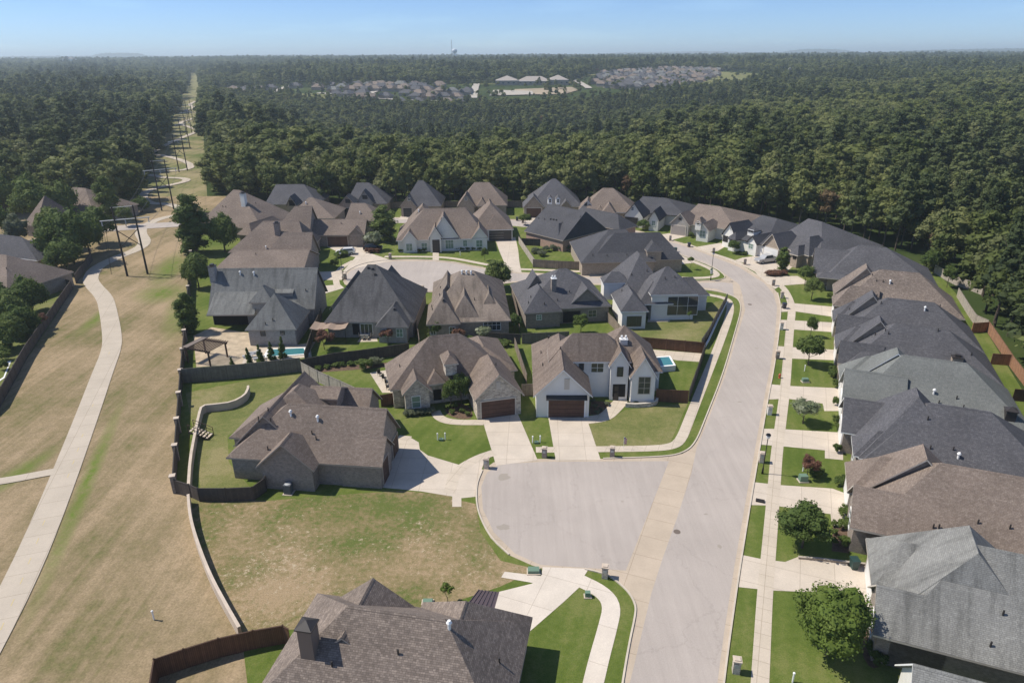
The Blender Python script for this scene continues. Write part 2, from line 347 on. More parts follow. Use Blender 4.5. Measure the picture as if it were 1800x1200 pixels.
# ------------------------------------------------------------------ ground sheets
def chaikin(p, n=2, closed=True):
    for _ in range(n):
        q = []; L = len(p)
        for i in range(L if closed else L-1):
            a, b = p[i], p[(i+1) % L]; q += [a*.75+b*.25, a*.25+b*.75]
        if not closed: q = [p[0]]+q+[p[-1]]
        p = q
    return p
def sheet(name, px, z, mat, smooth=0, kind='structure', world=False):
    p = [Vector((a[0], a[1], z)) if world else G(a[0], a[1], z) for a in px]
    if smooth: p = chaikin(p, smooth)
    b = MB(); b.add(p, [tuple(range(len(p)))])
    o = b.build(name, mat); me = o.data
    if me.polygons[0].normal.z < 0: me.flip_normals()
    return tag(o, kind=kind)
def ribpts(P, w):
    L, Rr = [], []
    for i, p in enumerate(P):
        a = P[max(0, i-1)]; c = P[min(len(P)-1, i+1)]; d = Vector(((c-a).x, (c-a).y, 0)).normalized(); n = Vector((-d.y, d.x, 0))
        L.append(p+n*w/2); Rr.append(p-n*w/2)
    return L, Rr
def ribbon(name, px, w, z, mat, smooth=2, terrain=False):
    P = [GT(x, y, z) if terrain else G(x, y, z) for x, y in px]
    if smooth: P = chaikin(P, smooth, False)
    if terrain:
        Q = []
        for a, c in zip(P[:-1], P[1:]):
            n = max(1, int((c-a).length/6)); Q += [a.lerp(c, k/n) for k in range(n)]
        P = Q+[P[-1]]
        for p in P: p.z = float(TH(p.x, p.y))+z
    L, Rr = ribpts(P, w); b = MB(); n = len(P)
    if terrain:
        for p in L+Rr: p.z = float(TH(p.x, p.y))+z
    b.add(L+Rr, [(i, n+i, n+i+1, i+1) for i in range(n-1)])
    return tag(b.build(name, mat), kind='structure')
def kerb(px, h=.12, w=.16, smooth=2, name='kerb', mat=None):
    P = [G(x, y, 0) for x, y in px]
    if smooth: P = chaikin(P, smooth, False)
    L, Rr = ribpts(P, w); n = len(P); b = MB(); z = Vector((0, 0, h)); lo = Vector((0, 0, -.05))
    b.add([p+lo for p in L]+[p+lo for p in Rr]+[p+z for p in L]+[p+z for p in Rr],
          sum([[(2*n+i, 3*n+i, 3*n+i+1, 2*n+i+1), (i, 2*n+i, 2*n+i+1, i+1), (n+i, n+i+1, 3*n+i+1, 3*n+i)] for i in range(n-1)], []))
    return tag(b.build(name, mat or M_kerb), kind='structure')

CORR_D = (-.3876, .9218)                     # direction of the power-line clearing
def corr_coord(X, Y):                        # signed distance right of the clearing's right-hand edge
    return X*CORR_D[1]-Y*CORR_D[0]
def in_poly(X, Y, poly):
    X = np.asarray(X); Y = np.asarray(Y); r = np.zeros(X.shape, bool); j = len(poly)-1
    for i in range(len(poly)):
        xi, yi = poly[i]; xj, yj = poly[j]
        c = ((yi > Y) != (yj > Y)) & (X < (xj-xi)*(Y-yi)/((yj-yi) or 1e-9)+xi); r ^= c; j = i
    return r
def wp(px): return [(G(x, y).x, G(x, y).y) for x, y in px]
def wpt(px): return [(GT(x, y).x, GT(x, y).y) for x, y in px]
# areas kept free of woodland
NEIGH = wp([(-400, 1500), (-900, 700), (-400, 470), (60, 372), (200, 372), (262, 352), (345, 352), (420, 358), (560, 362), (900, 359), (1010, 361), (1130, 366), (1230, 378), (1330, 392), (1420, 400), (1500, 428), (1620, 462), (1700, 520), (1790, 640), (2100, 900), (2300, 1500)])
CLEAR = [wpt([(355, 172), (455, 168), (560, 182), (700, 188), (830, 190), (1010, 184), (1150, 168), (1290, 152), (1420, 138), (1310, 127), (1180, 122), (1040, 130), (1000, 146), (860, 146), (560, 156), (480, 150), (380, 160)]),
         wpt([(165, 168), (320, 168), (318, 156), (165, 160)]),
         wp([(1700, 375), (1800, 380), (1960, 352), (1960, 330), (1780, 330), (1700, 350)])]
# terrain grid, finer near by
def grid():
    ys = list(np.arange(-60, 700, 12.))+list(np.arange(700, 2400, 30.))+list(np.geomspace(2400, 42000, 60))
    V = []; nx = 150
    for y in ys:
        h = max(200, 1.15*y+60); xs = np.linspace(-h, h, nx)
        z = TH(xs, np.full(nx, y)); z = z-.06-.25*np.clip((y-300)/1e3, 0, 1)
        V.append(np.stack([xs, np.full(nx, y), z], 1))
    V = np.concatenate(V); ny = len(ys); i = np.arange(ny-1)[:, None]*nx+np.arange(nx-1)[None]
    F = np.stack([i, i+1, i+nx+1, i+nx], -1).reshape(-1, 4)
    return V, F
def npmesh(name, V, F, mat, smooth=False):
    me = bpy.data.meshes.new(name); me.vertices.add(len(V)); me.vertices.foreach_set('co', np.asarray(V, 'f').ravel())
    k = F.shape[1]; me.loops.add(F.size); me.loops.foreach_set('vertex_index', F.ravel().astype('i')); me.polygons.add(len(F))
    me.polygons.foreach_set('loop_start', np.arange(0, F.size, k, dtype='i')); me.polygons.foreach_set('loop_total', np.full(len(F), k, 'i'))
    if smooth: me.polygons.foreach_set('use_smooth', np.ones(len(F), bool))
    me.materials.append(mat); me.update(calc_edges=True); return me
V, F = grid()
# terrain material: mown clearing, near grass, woodland floor, far canopy
M_ter, nt, b = newmat('terrain')
pos = N(nt, 'ShaderNodeNewGeometry').outputs['Position']; sx = N(nt, 'ShaderNodeSeparateXYZ'); nt.links.new(pos, sx.inputs[0])
s = mth(nt, 'SUBTRACT', mth(nt, 'MULTIPLY', sx.outputs[0], CORR_D[1]), mth(nt, 'MULTIPLY', sx.outputs[1], CORR_D[0]))
f1 = noise(nt, .05, 6, .6); f2 = noise(nt, .9, 5, .7); f3 = noise(nt, 6, 3, .7)
fg = mth(nt, 'ADD', mth(nt, 'MULTIPLY', f1, .72), mth(nt, 'MULTIPLY', f2, .28))
mp = N(nt, 'ShaderNodeMapping'); mp.inputs['Rotation'].default_value = (0, 0, R(-19)); mp.inputs['Scale'].default_value = (.42, .02, 1); nt.links.new(pos, mp.inputs[0])
fl = noise(nt, 1.0, 4, .6, mp.outputs[0]); mp2 = N(nt, 'ShaderNodeMapping'); mp2.inputs['Rotation'].default_value = (0, 0, R(-19)); mp2.inputs['Scale'].default_value = (2.2, .035, 1); nt.links.new(pos, mp2.inputs[0]); fg = mth(nt, 'ADD', fg, mth(nt, 'MULTIPLY', mth(nt, 'SUBTRACT', noise(nt, 1.0, 3, .5, mp2.outputs[0]), .5), .16)); fg = mth(nt, 'ADD', fg, mth(nt, 'MULTIPLY', mth(nt, 'SUBTRACT', fl, .5), .35))
gr = ramp(nt, fg, [(.30, (.115, .13, .045)), (.38, (.17, .15, .072)), (.46, (.235, .185, .108)), (.6, (.335, .255, .162))])
gr = mix(nt, 1.0, gr, ramp(nt, f3, [(.3, (.75,)*3), (.7, (1.2,)*3)]), 'MULTIPLY')
def blob(px, py, rx_, ry_, rot):
    p_ = G(px, py); mp_ = N(nt, 'ShaderNodeMapping', vector_type='TEXTURE'); mp_.inputs['Location'].default_value = (p_.x, p_.y, 0); mp_.inputs['Rotation'].default_value = (0, 0, R(rot)); mp_.inputs['Scale'].default_value = (rx_, ry_, 1e6); nt.links.new(pos, mp_.inputs[0])
    return mth(nt, 'SUBTRACT', 1.15, vm(nt, 'LENGTH', mp_.outputs[0]), True)
bl = blob(285, 515, 5.5, 7, 30)
for q in ((298, 470, 3.5, 16, 15), (320, 540, 3, 18, 18), (152, 850, 1.0, 22, 18), (30, 832, 6, 1.6, 80), (168, 560, 1.6, 8, 10)): bl = mth(nt, 'MAXIMUM', bl, blob(*q))
bl = mth(nt, 'MULTIPLY', bl, mth(nt, 'ADD', mth(nt, 'MULTIPLY', f2, 2.6), -.55), True)
gr = mix(nt, bl, gr, (.115, .165, .03))
cg = ramp(nt, fg, [(.36, (.11, .135, .045)), (.48, (.18, .175, .08)), (.6, (.27, .23, .13))])
wood = ramp(nt, noise(nt, .02, 8, .7), [(.3, (.022, .038, .012)), (.5, (.04, .06, .018)), (.7, (.075, .09, .03))])
incor = mth(nt, 'MULTIPLY', mth(nt, 'LESS_THAN', s, -5.0), mth(nt, 'GREATER_THAN', s, -27.0)); near = mth(nt, 'MULTIPLY', mth(nt, 'LESS_THAN', sx.outputs[1], 240.0), mth(nt, 'LESS_THAN', s, 9.0))
c = mix(nt, incor, wood, cg); c = mix(nt, near, c, gr)
nt.links.new(c, b.inputs['Base Color']); b.inputs['Roughness'].default_value = 1; b.inputs['Specular IOR Level'].default_value = .05
ter = bpy.data.objects.new('terrain', npmesh('terrain', V, F, M_ter, True)); col.objects.link(ter); tag(ter, kind='structure')

# ------------------------------------------------------------------ houses
DBG = []
class House:
    def __init__(s, label, th, roof='slate', wall='brick', trim=None, cat='house', name='house', group=None):
        if not isinstance(th, (int, float)):
            q = G(*th[1], 3)-G(*th[0], 3); th = math.degrees(math.atan2(q.y, q.x))
        s.label = label; s.th = math.radians(th); s.roof = RM.get(roof, roof); s.wall = WM.get(wall, wall); s.trim = trim or M_gutter; s.cat = cat; s.name = name; s.group = group
        s.b = []; s.todo = []; s.U = Vector((math.cos(s.th), math.sin(s.th), 0)); s.V = Vector((-s.U.y, s.U.x, 0))
    def loc(s, p): return p.dot(s.U), p.dot(s.V)
    def w(s, u, v, z): return s.U*u+s.V*v+Vector((0, 0, z))
    def blk(s, pts, ze=3.0, ax='u', r=None, e0=None, e1=None, oh=.4, x=(0, 0, 0, 0), zb=-.1, wall=True, wmat=None, t=.18, ap=None, p=1.0):
        us, vs = [], []
        for pt in pts:
            q = Vector((pt[1], pt[2], 0)) if pt[0] == 'w' else G(pt[0], pt[1], pt[2] if len(pt) > 2 else ze); u, v = s.loc(q); us.append(u); vs.append(v)
        u0, v0, u1, v1 = min(us)-x[0], min(vs)-x[1], max(us)+x[2], max(vs)+x[3]
        k = len(s.b); ze = ze+.006*(k % 5)
        n0, n1 = (u0, u1) if ax == 'u' else (v0, v1); c0, c1 = (v0, v1) if ax == 'u' else (u0, u1); hw = max((c1-c0)/2, .01); cc = (c0+c1)/2
        rp = []
        if ap is not None:
            d = ray(*ap); du, dv = s.loc(d); al = dv if ax == 'v' else du; pl = n0 if ax == 'v' or e0 == 0 else n1
            rh = CAMH+d.z*pl/al; e0 = 0 if (ax == 'v' or e0 == 0) else e0; e1 = 0 if (ax == 'u' and e0 != 0) else e1
        elif r is None: rh = ze+p*hw
        elif isinstance(r, (int, float)): rh = r
        else:
            hs, rp = [], []
            for pt in r:
                d = ray(pt[0], pt[1]); du, dv = s.loc(d); cr_, al = (dv, du) if ax == 'u' else (du, dv)
                if abs(cr_) < .12 and abs(cr_) < abs(al)*.2:      # looking along the ridge: use the far position instead
                    tt = None
                else: tt = cc/cr_
                if tt is None or tt < 0: continue
                hs.append(CAMH+d.z*tt); rp.append(al*tt)
            rh = sum(hs)/len(hs)
        rp.sort()
        if e0 is None: e0 = (rp[0]-n0) if len(rp) > 1 else hw
        if e1 is None: e1 = (n1-rp[-1]) if len(rp) > 1 else hw
        DBG.append('%s | blk%d u%.1f v%.1f size %.1f x %.1f ze %.1f rh %.2f pitch %.2f e %.1f %.1f' % (s.label[:34], k, u0, v0, u1-u0, v1-v0, ze, rh, (rh-ze)/hw, e0, e1))
        rh = min(max(rh, ze+.25*hw), ze+1.7*hw)
        e0 = 0 if e0 < .25 else min(e0, (n1-n0)*.5 if e1 >= .25 else (n1-n0)*.95); e1 = 0 if e1 < .25 else min(e1, n1-n0-e0-.02)
        B = dict(u0=u0, v0=v0, u1=u1, v1=v1, ze=ze, rh=rh, ax=ax, e0=e0, e1=e1, oh=oh, zb=zb, wall=wall, wmat=wmat, hw=hw, t=t)
        s.b.append(B); return B
    def rz(s, u, v):
        best = 0
        for B in s.b:
            if not (B['u0'] <= u <= B['u1'] and B['v0'] <= v <= B['v1']): continue
            a, c = (u, v) if B['ax'] == 'u' else (v, u); n0, n1 = (B['u0'], B['u1']) if B['ax'] == 'u' else (B['v0'], B['v1'])
            c0, c1 = (B['v0'], B['v1']) if B['ax'] == 'u' else (B['u0'], B['u1']); d = min(c-c0, c1-c)/B['hw']
            if B['e0']: d = min(d, (a-n0)/B['e0'])
            if B['e1']: d = min(d, (n1-a)/B['e1'])
            best = max(best, B['ze']+(B['rh']-B['ze'])*d)
        return best
    def onroof(s, x, y):
        d = ray(x, y); t = (13-CAMH)/d.z
        while True:
            p = Vector((d.x*t, d.y*t, CAMH+d.z*t)); z = s.rz(*s.loc(p))
            if z and p.z <= z: return Vector((p.x, p.y, z))
            if p.z < 0: return None
            t += .08/abs(d.z)
    def hit(s, B, side, x, y):
        """photo point on a wall -> (distance along, z)"""
        d = ray(x, y); du, dv = s.loc(d); oh = B['oh']
        pl = {'f': B['v0']+oh, 'b': B['v1']-oh, 'l': B['u0']+oh, 'r': B['u1']-oh}[side]
        t = pl/(dv if side in 'fb' else du); z = CAMH+d.z*t
        return (du if side in 'fb' else dv)*t, z
    def opening(s, B, side, x0, y0, x1, y1, kind='window', mat=None, bars=(2, 2), floor=False, fm=None):
        s.todo.append((B, side, x0, y0, x1, y1, kind, mat, bars, floor, fm))
    def place(s, B, side, a, z0, w, h, kind='window', mat=None, bars=(2, 2), fm=None):
        s.todo.append((B, side, a, z0, w, h, kind, mat, bars, None, fm))
    def _open(s, root, B, side, x0, y0, x1, y1, kind, mat, bars, floor, fm):
        oh = B['oh']
        if floor is None:
            a, z0, w, h = x0, y0, x1, y1
            a += (B['u0'] if side in 'fb' else B['v0'])
        else:
            ym = (y0+y1)/2; xm = (x0+x1)/2
            aL, _ = s.hit(B, side, x0, ym); aR, _ = s.hit(B, side, x1, ym); a = (aL+aR)/2; w = abs(aR-aL)
            _, zt = s.hit(B, side, xm, y0); _, zb = s.hit(B, side, xm, y1); z0 = zb; h = zt-zb
            if floor: h = min(max(h, zt), 3.2) if zt > 1.5 else 2.2; z0 = .03
            w = min(max(w, .5), 7.5); h = min(max(h, .5), 5.2)
            n0, n1 = (B['u0'], B['u1']) if side in 'fb' else (B['v0'], B['v1'])
            a = min(max(a, n0+oh+w/2+.1), max(n1-oh-w/2-.1, n0+oh+w/2+.1)); z0 = max(z0, .03)
        sg = {'f': -s.V, 'b': s.V, 'l': -s.U, 'r': s.U}[side]; T = {'f': s.U, 'b': -s.U, 'l': -s.V, 'r': s.V}[side]
        pl = {'f': B['v0']+oh, 'b': B['v1']-oh, 'l': B['u0']+oh, 'r': B['u1']-oh}[side]
        base = s.w(a, pl, z0) if side in 'fb' else s.w(pl, a, z0)
        up_ = Vector((0, 0, 1))
        def bx(m, ca, cz, wa, hz, d0, d1):
            vs = []
            for dd in (d0, d1):
                for aa, zz in ((-1, -1), (1, -1), (1, 1), (-1, 1)): vs.append(base+T*(ca+aa*wa/2)+up_*(cz+zz*hz/2)+sg*dd)
            m.add(vs, [(3, 2, 1, 0), (4, 5, 6, 7), (0, 1, 5, 4), (1, 2, 6, 5), (2, 3, 7, 6), (3, 0, 4, 7)])
        if kind == 'garage_door':
            m = MB(); rows = 4
            for k in range(rows): bx(m, 0, (k+.5)*h/rows, w-.02, h/rows-.05, .03, .09)
            bx(m, 0, h/2, w, h, -.05, .05); d = m.build('garage_door', mat or M_door, root)
            m = MB(); bx(m, -w/2-.08, h/2, .16, h, -.04, .11); bx(m, w/2+.08, h/2, .16, h, -.04, .11); bx(m, 0, h+.08, w+.32, .16, -.04, .112)
            m.build('frame', fm or s.trim, d)
        elif kind in ('door', 'opening', 'shutter'):
            m = MB(); bx(m, 0, h/2, w, h, -.05, .05 if kind != 'shutter' else .07)
            if kind == 'door':
                bx(m, 0, h*.3, w*.6, h*.35, .05, .07); bx(m, 0, h*.75, w*.6, h*.3, .05, .07)
            if kind == 'shutter':
                for k in range(6): bx(m, 0, (k+.5)*h/6, w*.8, h/12, .07, .09)
            m.build({'door': 'door', 'opening': 'porch_opening', 'shutter': 'shutter'}[kind], mat or (M_dark if kind == 'opening' else M_dktrim), root)  # an opening is a flat black panel on the wall, its shade painted in
        else:
            m = MB(); q = .07; nx_, ny_ = bars
            bx(m, -w/2, h/2, q, h+q, -.04, .08); bx(m, w/2, h/2, q, h+q, -.04, .08); bx(m, 0, 0, w-q, q, -.04, .08); bx(m, 0, h, w-q, q, -.04, .08)
            for i in range(1, nx_): bx(m, -w/2+w*i/nx_, h/2, q*.7, h-q, -.03, .065)
            for i in range(1, ny_): bx(m, 0, h*i/ny_, w-q, q*.6, -.03, .06)
            f = m.build('window', fm or M_white, root); m = MB(); bx(m, 0, h/2, w-q, h-q, -.05, .03); m.build('pane', mat or M_glass, f)
    def vent(s, x, y, kind='pipe'):
        s.todo.append(('vent', x, y, kind))
    def chimney(s, x, y, w=.9, d=.7, h=1.6, mat=None, cap='box'):
        s.todo.append(('chim', x, y, w, d, h, mat, cap))
    def build(s):
        cu = sum((B['u0']+B['u1'])/2 for B in s.b)/len(s.b); cv = sum((B['v0']+B['v1'])/2 for B in s.b)/len(s.b)
        root = empty(s.name, s.w(cu, cv, 0), s.label, s.cat, s.group); s.root = root
        rf, fa = MB(), MB(); walls = {}
        for B in s.b:
            u0, v0, u1, v1, ze, rh, t, oh = (B[k] for k in ('u0', 'v0', 'u1', 'v1', 'ze', 'rh', 't', 'oh'))
            sw = B['ax'] == 'v'
            P = (lambda a, c, z: s.w(c, a, z)) if sw else (lambda a, c, z: s.w(a, c, z))
            n0, n1, c0, c1 = (v0, v1, u0, u1) if sw else (u0, u1, v0, v1); cc = (c0+c1)/2; e0, e1 = B['e0'], B['e1']
            vs = [P(n0, c0, ze), P(n1, c0, ze), P(n1, c1, ze), P(n0, c1, ze), P(n0+e0, cc, rh), P(n1-e1, cc, rh)]
            fs = [(0, 1, 5, 4), (2, 3, 4, 5)]
            if e0: fs.append((3, 0, 4))
            if e1: fs.append((1, 2, 5))
            if sw: fs = [tuple(reversed(f)) for f in fs]
            rf.add(vs, fs)
            lo = [v-Vector((0, 0, t)) for v in vs]
            rf.add(lo, [tuple(reversed(f)) for f in fs])
            ed = {}
            for f in fs:
                for i in range(len(f)):
                    k = (f[i], f[(i+1) % len(f)]); ed[k] = 1
            for (a, c) in list(ed):
                if (c, a) not in ed:
                    o_ = Vector((0, 0, .012)); mid = s.w((u0+u1)/2, (v0+v1)/2, 0)
                    def push(p):
                        q = Vector((p.x-mid.x, p.y-mid.y, 0)); return p+(q.normalized()*.01 if q.length else q)
                    fa.add([push(vs[a])-o_, push(vs[c])-o_, push(lo[c]), push(lo[a])], [(0, 3, 2, 1)])
            # ridge cap
            if rh-ze > .6 and (n1-e1)-(n0+e0) > .4:
                a, c = vs[4], vs[5]; dd = (c-a).normalized(); si = dd.cross(Vector((0, 0, 1)))*.16; kz = Vector((0, 0, .035)); dz = Vector((0, 0, .16*(rh-ze)/B['hw']-.03))
                rf.add([a+si-dz, a+kz, a-si-dz, c+si-dz, c+kz, c-si-dz], [(0, 3, 4, 1), (1, 4, 5, 2)])
            if not B['wall']: continue
            wb = walls.setdefault(B['wmat'] or s.wall, MB()); zb = B['zb']
            sl = (rh-ze)/B['hw']; zt = ze-t+oh*sl-.02; zr = rh-t-.02
            s0 = ze-t+oh*((rh-ze)/e0)-.02 if e0 else None; s1 = ze-t+oh*((rh-ze)/e1)-.02 if e1 else None
            a0, a1, k0, k1 = n0+oh, n1-oh, c0+oh, c1-oh
            z00 = min(zt, s0) if e0 else zt; z11 = min(zt, s1) if e1 else zt
            vb = [P(a0, k0, zb), P(a1, k0, zb), P(a1, k1, zb), P(a0, k1, zb), P(a0, k0, z00), P(a1, k0, z11), P(a1, k1, z11), P(a0, k1, z00)]
            fw_ = [(0, 1, 5, 4), (2, 3, 7, 6)]
            if e0: fw_.append((3, 0, 4, 7))
            else: vb.append(P(a0, cc, zr)); fw_.append((3, 0, 4, len(vb)-1, 7))
            if e1: fw_.append((1, 2, 6, 5))
            else: vb.append(P(a1, cc, zr)); fw_.append((1, 2, 6, len(vb)-1, 5))
            if sw: fw_ = [tuple(reversed(f)) for f in fw_]
            wb.add(vb, fw_)
        for i, (m, wb) in enumerate(walls.items()): wb.build('wall', m, root)
        ro = rf.build('roof', s.roof, root); fa.build('fascia', s.trim, ro)
        for q in s.todo:
            if q[0] == 'vent':
                p = s.onroof(q[1], q[2])
                if p is None: continue
                m = MB()
                if q[3] == 'pipe': m.tube(p-Vector((0, 0, .3)), p+Vector((0, 0, .45)), .07, n=8)
                elif q[3] == 'cap':
                    m.tube(p-Vector((0, 0, .3)), p+Vector((0, 0, .55)), .12, n=8); m.tube(p+Vector((0, 0, .5)), p+Vector((0, 0, .7)), .22, .12, n=8)
                else:
                    m.box(p+Vector((0, 0, .12)), .42, .36, .34, s.th, .75)
                m.build('roof_vent', M_white if q[3] == 'cap' else M_dktrim, ro)
            elif q[0] == 'chim':
                _, x, y, w, d, h, mat, cap = q; p = s.onroof(x, y)
                if p is None: continue
                m = MB(); m.box(p+Vector((0, 0, h/2-.6)), w, d, h+1.2, s.th); c_ = m.build('chimney', mat or s.wall, root); m = MB()
                top = p+Vector((0, 0, h))
                if cap == 'hip':
                    m.box(top+Vector((0, 0, .05)), w+.25, d+.25, .1, s.th); m.box(top+Vector((0, 0, .3)), w+.2, d+.2, .4, s.th, .05)
                elif cap == 'flue':
                    for k in (-1, 1): m.tube(top+s.U*k*w*.27, top+s.U*k*w*.27+Vector((0, 0, .55)), .16, n=10)
                    m.box(top+Vector((0, 0, .04)), w+.12, d+.12, .08, s.th)
                else:
                    m.box(top+Vector((0, 0, .06)), w+.18, d+.18, .12, s.th); m.box(top+Vector((0, 0, .28)), w*.55, d*.55, .32, s.th)
                m.build('chimney_cap', M_white if cap == 'flue' else M_dktrim, c_)
            else: s._open(root, *q)
        return root

# ------------------------------------------------------------------ ground of the estate
sheet('lawn', [(470, 1500), (425, 1116), (378, 1040), (345, 950), (333, 870), (308, 862), (314, 760), (321, 660), (326, 600), (331, 520), (334, 470), (338, 420), (345, 400), (352, 372), (470, 368), (700, 366), (900, 366), (1120, 372), (1300, 392), (1420, 405), (1640, 470), (1720, 560), (1800, 690), (2000, 900), (2300, 1500)], .0, M_lush)
# back gardens and fronts that are drier than the watered lawns
sheet('back_lawn', [(326, 690), (480, 660), (540, 655), (520, 700), (400, 765), (402, 812), (440, 856), (352, 858), (345, 780)], .004, M_olive)
sheet('vacant_lot', [(333, 872), (470, 880), (560, 872), (700, 862), (780, 868), (812, 880), (836, 885), (845, 935), (880, 985), (945, 1000), (880, 1030), (790, 1060), (700, 1075), (620, 1090), (520, 1105), (425, 1116), (378, 1040), (345, 950)], .004, M_lot)
sheet('front_lawn', [(1033, 742), (1070, 735), (1100, 720), (1150, 715), (1209, 708), (1176, 783), (1047, 786)], .004, M_olive)
sheet('side_lawn', [(1095, 580), (1140, 566), (1240, 545), (1258, 530), (1275, 527), (1235, 606), (1110, 597)], .004, M_olive)
sheet('verge', [(1100, 425), (1125, 412), (1290, 470), (1290, 480), (1180, 446)], .004, M_lawn)
sheet('garden_bed', [(340, 590), (372, 575), (440, 585), (450, 608), (520, 606), (555, 600), (540, 626), (420, 640), (345, 645)], .004, M_dirt)
for q in ([(650, 655), (680, 650), (690, 690), (672, 690)], ): sheet('patio', q, .006, M_walk)
# kerb line to kerb line in gutter concrete, the worn grey driving surface on top of it
LK = [(1080, 1300), (1094, 1200), (1106, 1130), (1117, 1080), (1117, 1062), (1105, 1040), (1080, 1018), (1062, 1008), (1028, 1000), (955, 999), (935, 993), (895, 975), (862, 945), (842, 905), (837, 880), (838, 850), (848, 826), (868, 812), (900, 806), (960, 806), (1060, 806), (1165, 803), (1200, 797), (1222, 780), (1240, 735), (1270, 660), (1290, 590), (1303, 545), (1300, 528), (1288, 520), (1262, 512), (1200, 506), (1120, 502), (1060, 501), (960, 499), (905, 497), (860, 502), (820, 508), (770, 514), (700, 514), (640, 510), (606, 500), (600, 488), (612, 474), (640, 462), (690, 456), (760, 456), (800, 460), (850, 470), (912, 478), (1000, 482), (1072, 486), (1160, 490), (1230, 494), (1268, 492), (1277, 487), (1262, 474), (1240, 462), (1187, 444), (1165, 436), (1120, 422), (1060, 410), (980, 400), (880, 394), (760, 391), (640, 390), (560, 392)]
RK = [(560, 384), (640, 382), (760, 382), (880, 385), (980, 389), (1060, 396), (1120, 405), (1175, 421), (1207, 430), (1237, 439), (1262, 450), (1300, 465), (1325, 480), (1350, 496), (1367, 515), (1373, 540), (1370, 580), (1362, 640), (1350, 700), (1335, 790), (1318, 890), (1300, 1000), (1284, 1110), (1272, 1200), (1262, 1300)]
sheet('gutter', LK+RK, .008, M_gut)
sheet('street', [(1190, 1300), (1107, 1300), (1107, 1200), (1145, 1042), (1165, 980), (1190, 910), (1215, 832), (1225, 785), (1246, 735), (1275, 660), (1296, 590), (1310, 545), (1306, 522), (1300, 500), (1272, 480), (1240, 464), (1190, 446), (1150, 432), (1060, 412), (880, 395), (640, 391), (560, 392), (560, 384), (640, 383), (880, 386), (1060, 398), (1120, 408), (1204, 433), (1258, 453), (1298, 469), (1344, 498), (1360, 517), (1366, 540), (1363, 580), (1355, 640), (1343, 700), (1327, 790), (1309, 890), (1290, 1000), (1273, 1110), (1261, 1200), (1250, 1300)], .012, M_asph)
sheet('street', [(1176, 810), (1100, 1002), (1040, 998), (950, 992), (905, 972), (868, 935), (849, 895), (846, 855), (856, 830), (880, 815), (960, 811)], .012, M_asph)
sheet('street', [(1290, 522), (1262, 508), (1200, 502), (1120, 499), (1060, 498), (905, 494), (860, 499), (820, 505), (770, 511), (700, 511), (645, 507), (612, 498), (606, 488), (616, 476), (645, 465), (695, 459), (760, 459), (800, 463), (850, 473), (912, 481), (1000, 485), (1072, 489), (1160, 493), (1230, 497), (1270, 496), (1288, 498)], .016, M_asph)
for a, b_ in ((0, 9), (11, 17), (20, 34), (35, 41)): kerb(LK[a:b_])
kerb(LK[50:58]); kerb(LK[57:63]); kerb(RK[3:14]); kerb(RK[14:]); kerb([(600, 488), (612, 474), (640, 462), (690, 456), (760, 456), (850, 470)])
# driveways
def drive(px, mat=None, z=.020, smooth=0, name='driveway'): return sheet(name, px, z, mat or (M_conc if px[0][0] > 1290 else M_concf), smooth)
drive([(668, 856), (700, 768), (722, 769), (736, 777), (738, 790), (752, 800), (812, 818), (838, 802), (868, 794), (850, 815), (838, 850), (840, 872), (811, 875), (811, 890), (795, 890), (795, 872), (740, 863)])
drive([(847, 735), (908, 722), (945, 808), (872, 818), (866, 797)])
drive([(963, 729), (1029, 728), (1056, 808), (977, 809)])
drive([(868, 1064), (875, 1040), (935, 1025), (951, 1013), (954, 996), (1035, 999), (1026, 1013), (1020, 1030), (991, 1057), (930, 1110), (868, 1110)], M_new)
drive([(887, 1004), (953, 1012), (938, 1024), (881, 1014)], M_new, .024)
drive([(870, 419), (906, 417), (911, 440), (913, 460), (917, 480), (885, 474), (885, 458), (878, 442)])
drive([(572, 432), (642, 434), (648, 444), (690, 458), (622, 472), (600, 480), (612, 466), (625, 452), (600, 446)])
drive([(558, 478), (602, 476), (612, 482), (600, 492), (560, 492)]); drive([(556, 503), (598, 500), (605, 506), (556, 520)])
drive([(1340, 448), (1374, 448), (1380, 462), (1392, 470), (1350, 500), (1310, 462), (1290, 458), (1305, 453)])
drive([(1337, 486), (1402, 485), (1425, 498), (1372, 502), (1362, 508)], z=.0245)
drive([(1265, 427), (1282, 429), (1262, 441), (1245, 443), (1212, 431), (1225, 434)]); drive([(1176, 410), (1212, 414), (1184, 421), (1180, 424), (1150, 414)]); drive([(1095, 394), (1120, 397), (1106, 406), (1075, 400)])
drive([(925, 376), (951, 378), (955, 392), (925, 390)]); drive([(598, 376), (620, 376), (640, 386), (600, 386)]); drive([(708, 376), (725, 377), (740, 386), (700, 386)])
drive([(1162, 462), (1182, 466), (1218, 462), (1200, 450), (1175, 442), (1162, 450)])
for q in ([(1374, 533), (1396, 533), (1466, 539), (1466, 557), (1397, 547), (1372, 548)],
          [(1372, 562), (1397, 563), (1471, 567), (1471, 584), (1397, 579), (1369, 579)],
          [(1366, 608), (1394, 610), (1474, 615), (1474, 633), (1391, 630), (1362, 630)],
          [(1354, 675), (1387, 678), (1476, 682), (1476, 722), (1449, 722), (1446, 709), (1382, 700), (1350, 702)],
          [(1343, 753), (1380, 754), (1482, 760), (1482, 808), (1450, 805), (1450, 791), (1376, 784), (1337, 781)],
          [(1326, 847), (1370, 852), (1463, 858), (1490, 868), (1490, 925), (1462, 923), (1460, 903), (1362, 888), (1319, 887)],
          [(1306, 975), (1339, 982), (1380, 987), (1403, 978), (1532, 994), (1536, 1094), (1513, 1094), (1500, 1043), (1355, 1037), (1298, 1031)]): drive(q)
